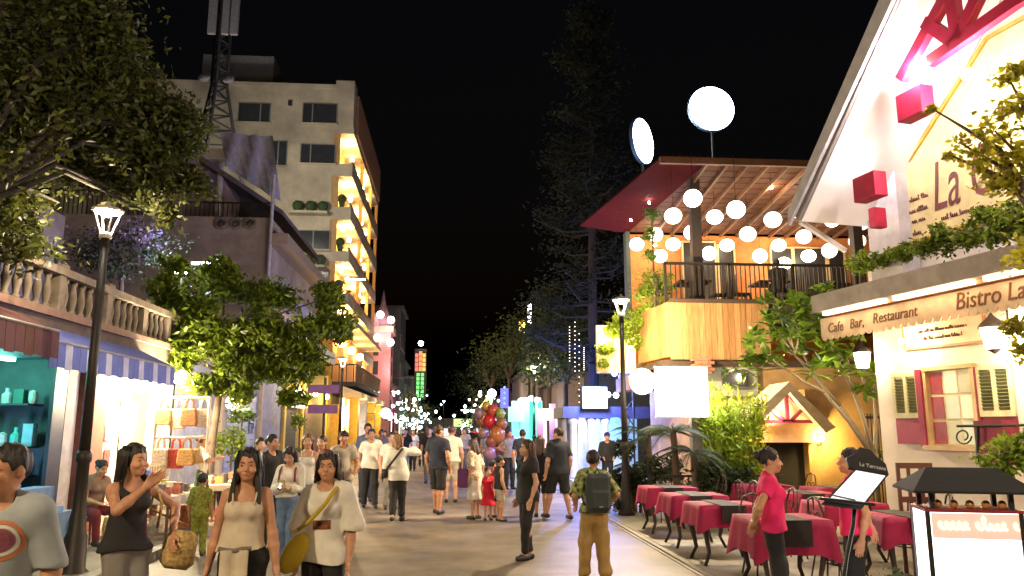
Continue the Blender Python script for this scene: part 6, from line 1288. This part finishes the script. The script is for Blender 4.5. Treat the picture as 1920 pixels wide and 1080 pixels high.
# mid-distance group on the left
place('man in black jacket standing sideways behind the long haired woman', 512, 816, 12, 1.0, sex='m', vox=.011, skin='warm', hair={}, top=dict(m=cB, sleeve=1.9), bottom=dict(m=cB), hands={'L':(.1,-.3,1.15)})
place('person with short dark hair and pink collar at back of the left group', 489, 822, 13.2, .6, sex='m', vox=.013, skin='fair', hair={}, top=dict(m=cl('rose',(.55,.3,.3)), sleeve=.6), bottom=dict(m=cTr))
place('woman in a pale sleeveless top with light brown hair', 578, 815, 13, .1, sex='f', vox=.011, skin='fair', hair=dict(len=.3,c=(.16,.07,.03)), top=dict(m=cW, tank=1.34, sleeve=0), bottom=dict(m=cB))
place('woman in a maroon tee with hair tied back', 604, 818, 14, -.2, sex='f', vox=.012, skin='fair', hair=dict(tail=1,c=(.05,.02,.015)), top=dict(m=cMr, sleeve=.5), bottom=dict(m=cB))
place('man in beige tee and black cap walking beside the group', 645, 809, 14.6, .25, sex='m', vox=.011, skin='tan', hair={}, cap=cB, top=dict(m=cBg, hem=.86), bottom=dict(m=cTr, len=.95, o=.02, name='shorts'), hands={'L':(.2,-.2,1.0)})
place('man in blue shirt behind the man in white shirt', 690, 795, 20, .1, sex='m', vox=.013, skin='tan', hair={}, top=dict(m=cl('steelblue',(.10,.12,.2))), bottom=dict(m=cNv))
place('man in white short sleeved shirt and black trousers walking to the viewer', 697, 805, 18.4, .08, sex='m', vox=.010, skin='tan', hair={}, top=dict(m=cW, hem=.85, flare=.01), bottom=dict(m=cB, o=.015), hands={'L':(.24,-.02,.88),'R':(-.25,-.02,.88)}, feet={'L':(.13,-.1,.085),'R':(-.12,.1,.085)})
place('person in white with dark hair half hidden behind the woman carrying a sling bag', 735, 811, 18, .2, sex='m', vox=.012, skin='fair', hair={}, top=dict(m=cW), bottom=dict(m=cTr))
r, j, H = place('woman in a long white top seen from behind with black sling strap', 748, 815, 15.6, math.pi-.15, sex='f', vox=.0095, skin='fair', hair=dict(len=.17,c=(.22,.11,.04)), top=dict(m=cW, hem=.80, flare=.03, sleeve=1.5, o=.024), bottom=dict(m=cB, o=.018, len=1.85), fat=1.1, feet={'L':(.05,.2,.12),'R':(-.06,-.12,.085)}, hands={'R':(-.12,-.16,1.42),'pR':(-.8,.1,-.3)})
t = thing('sling_bag', 'black sling bag on the hip of the woman in long white top', 'bag', LO(r,(.22,.05,.95),H)); MB().ball(LO(r,(.24,.05,.94),H), (.07,.09,.1), 12, 8).build('bag_body', cB, t, True)
MB().tube([LO(r,(.23,.08,1.0),H), LO(r,(.1,.20,1.14),H), LO(r,(-.02,.17,1.30),H), LO(r,(-.10,.09,1.42),H), LO(r,(-.1,-.08,1.42),H)], .022, 6).build('strap', cB, t, True)
# middle of the street
place('man in navy tee and black shorts walking away down the street', 823, 798, 16.9, math.pi-.5, sex='m', vox=.0095, skin='warm', hair=dict(c=(.05,.025,.015)), top=dict(m=cNv, hem=.86, o=.024), bottom=dict(m=cB, len=1.05, o=.026, name='shorts'), head=(-.5,0), feet={'L':(.12,-.14,.085),'R':(-.12,.16,.085)}, shoes=(.02,.02,.02))
place('man in a pale shirt beside the man in navy tee', 847, 799, 19.5, math.pi, sex='m', vox=.013, skin='fair', hair=dict(c=(.1,.05,.03)), top=dict(m=cW), bottom=dict(m=cBg, len=1.0, name='shorts'))
r, j, H = place('woman in a floral white blouse bending towards small children', 893, 824, 15.9, math.pi+.9, sex='f', vox=.010, skin='fair', hair=dict(len=.22,c=(.05,.02,.012)), top=dict(m=cFl, hem=.82, flare=.02, sleeve=.9), bottom=dict(m=cW, skirt=1, len=.5), lean=.15, head=(0,.3))
t = thing('shopping_bag', 'purple shopping bag hanging by the woman in floral blouse', 'bag', LO(r,(.3,.1,.9),H)); p = P(868,893,15.8); MB().box(p.x-.11,p.y-.05,p.z-.22,p.x+.11,p.y+.05,p.z+.15).build('bag_body', cl('purple',(.14,.04,.14)), t, bevel=.03); MB().tube([p+Vector((-.06,0,.15)), p+Vector((0,0,.33)), p+Vector((.06,0,.15))], .008, 5).build('handle', cl('purple'), t)
place('small child in a bright red dress beside the woman in floral blouse', 915, 880, 15.7, .3, sex='f', vox=.012, skin='fair', hair={}, hsc=1.35, top=dict(m=cRd, hem=.75, flare=.05, sleeve=.5), bottom=dict(m=cRd, skirt=1, len=.42, flare=.1))
place('boy in a dark sleeveless shirt and pale shorts', 937, 858, 15.5, math.pi-1.2, sex='m', vox=.011, skin='warm', hair={}, hsc=1.2, top=dict(m=cB, sleeve=0, hem=.85), bottom=dict(m=cBg, len=.85, name='shorts', o=.02))
place('child in maroon clothes behind the boy in dark shirt', 923, 866, 16.2, math.pi-.7, sex='m', vox=.012, skin='warm', hair={}, hsc=1.25, top=dict(m=cMr, hem=.8), bottom=dict(m=cB, len=1.0, name='shorts'))
place('woman all in black with long brown hair standing in the street', 988, 826, 11.0, -1.15, sex='f', vox=.008, skin='fair', hair=dict(len=.42,c=(.07,.03,.018)), top=dict(m=cB, hem=.82, flare=.028, sleeve=.45), bottom=dict(m=cB, o=.010, len=1.85), fat=1.12, feet={'L':(.05,-.06,.085),'R':(-.05,.07,.085)}, hands={'L':(.20,-.05,.86)})
place('woman in black with dark hair next to the man in black tee', 1013, 818, 16.2, math.pi-.3, sex='f', vox=.011, skin='fair', hair=dict(len=.3,c=(.06,.03,.02)), top=dict(m=cB), bottom=dict(m=cB, len=1.0, name='shorts'))
place('broad man in black tee and black shorts walking away by the music booth', 1046, 803, 15.7, math.pi+.35, sex='m', vox=.0095, skin='fair', hair=dict(c=(.04,.02,.015)), top=dict(m=cl('blackblue',(.022,.025,.035)), hem=.84, o=.028, sleeve=.7), bottom=dict(m=cB, len=1.02, o=.028, name='shorts'), fat=1.15, feet={'L':(.16,-.2,.085),'R':(-.15,.18,.085)}, head=(.5,0))
r, j, H = place('boy in patterned tee and khaki trousers wearing a backpack', 1112, 848, 9.55, math.pi+.08, sex='m', vox=.008, skin='warm', hair={}, hsc=1.08, top=dict(m=cCm, hem=.88, o=.026, sleeve=.9, so=.006), bottom=dict(m=cKh, o=.030, len=1.95, fold=.010, flare=.01), feet={'L':(.14,-.05,.085),'R':(-.13,.05,.085)}, hands={'L':(.24,-.10,.98),'R':(-.26,-.12,1.0)}, head=(-.5,0))
t = thing('backpack', 'dark grey green backpack on the back of the boy in khaki trousers', 'backpack', LO(r,(0,.22,1.15),H)); bp = cl('packgrey',(.045,.055,.055)); q0 = LO(r,(0,.23,1.16),H); R_ = Matrix.Rotation(r.rotation_euler.z,3,'Z'); s_ = H/1.7
MB().obox(q0, (.34*s_,.18*s_,.52*s_), R_).build('pack', bp, t, bevel=.05); MB().obox(q0+R_@Vector((0,.11*s_,-.08*s_)), (.27*s_,.07*s_,.26*s_), R_).build('front_pocket', bp, t, bevel=.03); MB().obox(q0+R_@Vector((0,.15*s_,-.17*s_)), (.05*s_,.01,.015*s_), R_).build('zip_tab', cl('grey'), t)
MB().tube([q0+R_@Vector((-.03,-.02,.26*s_)), q0+R_@Vector((0,-.02,.32*s_)), q0+R_@Vector((.03,-.02,.26*s_))], .01, 6).build('grab_loop', bp, t)
for q in (-1,1): MB().tube([LO(r,(q*.10,.15,1.38),H), LO(r,(q*.11,.0,1.45),H), LO(r,(q*.12,-.14,1.36),H), LO(r,(q*.14,-.14,1.1),H), LO(r,(q*.16,.1,1.0),H)], .016, 6).build('strap', bp, t, True)
# waitresses
place('waitress in bright pink polo with her hands behind her back', 1441, 843, 7.2, 1.2, z=.025, sex='f', vox=.0065, skin='warm', hair=dict(bun=1,c=(.01,.008,.008)), top=dict(m=cPk, hem=.90, sleeve=.5, o=.02), bottom=dict(m=cB, o=.016), head=(.1,.08), hands={'R':(-.08,.17,.98),'L':(.08,.19,.96),'pR':(-.9,.2,-.2),'pL':(.9,.2,-.2)})
place('waitress in pink polo standing behind the menu stand, seen from the side', 1592, 843, 6.9, -1.9, z=.025, sex='f', vox=.0075, skin='warm', hair=dict(bun=1,c=(.01,.008,.008)), top=dict(m=cPk, hem=.90, sleeve=.5, o=.022), bottom=dict(m=cB, o=.016), fat=1.1, hands={'L':(.20,.02,.86),'R':(-.10,.16,.95),'pR':(-.9,.3,-.2)})
# performer, shop people
place('performer in black with a cap standing at the keyboard on the booth', 1138, 811, 22, -.1, z=.25 if False else .025, sex='m', vox=.012, skin='fair', hair={}, cap=cB, top=dict(m=cB, sleeve=1.9), bottom=dict(m=cB), hands={'L':(.15,-.3,1.0),'R':(-.15,-.3,1.0)})
place('woman in white blouse and green skirt looking at bags on the rack', 384, 817, 15.2, 1.9, z=.1, sex='f', vox=.0105, skin='fair', hair=dict(bun=1,c=(.16,.06,.03)), top=dict(m=cW, hem=1.0, sleeve=.8), bottom=dict(m=cGn, skirt=1, len=.45, flare=.05), hands={'R':(-.2,-.3,1.25)})
place('child in olive patterned clothes seen from behind by the stall table', 380, 893, 11.7, math.pi, z=.0, sex='m', vox=.010, skin='warm', hair={}, hsc=1.3, top=dict(m=cOl, hem=.82, flare=.02, sleeve=.9), bottom=dict(m=cOl, o=.02))
def seated(label, x, y, rz, H, **k):
    s_ = 1.7/H; hz = (.43)*s_+.06
    return person(label, (x,y,.1), rz, H, sit=hz, feet={'L':(.14,-.40,.085),'R':(-.12,-.36,.085)}, hands={'L':(.10,-.36,hz+.10),'R':(-.10,-.34,hz+.12)}, lean=.25, head=(0,.4), **k)
seated('seated woman in brown top leaning over beside the grey pillar', -5.32, 12.25, 1.0, 1.55, sex='f', vox=.0105, skin='warm', hair=dict(bun=1), top=dict(m=cl('taupe',(.25,.17,.13)), sleeve=.5, hem=.93), bottom=dict(m=cl('darkred',(.16,.02,.03))))
seated('seated person in a blue tee behind the left street lamp', -5.32, 13.75, .9, 1.6, sex='m', vox=.0105, skin='warm', hair=dict(c=(.06,.03,.02)), top=dict(m=cBl, sleeve=.6, hem=.93), bottom=dict(m=cMr, len=1.0, name='shorts'))
person('seated guest in dark clothes behind the deck railing', (8.0,18.35,4.68), 2.6, 1.6, sit=.53, feet={'L':(.14,-.40,.085),'R':(-.12,-.36,.085)}, hands={'L':(.10,-.36,.7),'R':(-.10,-.34,.7)}, sex='m', vox=.014, skin='warm', hair={}, top=dict(m=cB), bottom=dict(m=cB))
# far walkers
far = [(760,803,30,0,cB,cJ,'m'),(775,805,34,0,cW,cB,'f'),(792,803,38,3.1,cB,cB,'m'),(806,801,26,0,cB,cTr,'m'),(860,802,36,3.1,cMr,cB,'f'),(872,803,33,0,cBg,cTr,'f'),(884,802,40,3.1,cB,cJ,'m'),(899,803,44,0,cNv,cB,'m'),(915,804,29,3.1,cG,cJ,'m'),(848,803,48,0,cW,cB,'f'),(935,802,36,0,cB,cB,'m'),(952,800,27,3.1,cRd,cB,'f'),(715,806,27,0,cTr,cB,'m'),(722,808,31,0,cBg,cB,'f'),(744,803,42,3,cB,cB,'m'),(868,803,58,0,cW,cJ,'m'),(856,804,70,3,cB,cB,'m'),(890,803,64,0,cPk,cB,'f'),(814,803,56,0,cB,cB,'m'),(780,803,50,3,cG,cB,'m'),(980,806,21,2.6,cNv,cB,'m')]
D = ['in black tee and jeans near the white lit trees','in white top near the white lit trees','in all black walking away by the left lights','in a dark top just behind the man in navy tee','in maroon walking away down the middle','in beige beside the walkers in the middle','in black and jeans walking away in the middle','in navy near the right hand lit tree','in grey tee just past the balloon bunch','in white top far down the street','in black beyond the balloon bunch','in red top next to the balloon bunch','in brown by the yellow pillar','in beige by the yellow pillar','in black under the round white sign','in white tee and jeans far off','in black farthest down the street','in pink far off on the right','in black far off left of the centre','in grey far off under the neon sign','in navy between the cyan counter and the woman in black']
for (px, py, Y, rz_, a, b_, sx), d in zip(far, D):
    place('distant '+('man ' if sx == 'm' else 'woman ')+d, px, py, Y, rz_+random.uniform(-.4,.4), sex=sx, vox=.017 if Y < 32 else .026, skin=random.choice(('fair','warm','tan')), hair=dict(len=.25) if sx == 'f' else {}, top=dict(m=a), bottom=dict(m=b_), face=False, feet={'L':(.1,-.16,.085),'R':(-.1,.14,.1)})
place('balloon seller in dark clothes holding the strings of the balloons', 955, 806, 23.6, .4, sex='m', vox=.014, skin='tan', hair={}, top=dict(m=cTr), bottom=dict(m=cB), hands={'R':(-.3,-.15,1.1)})
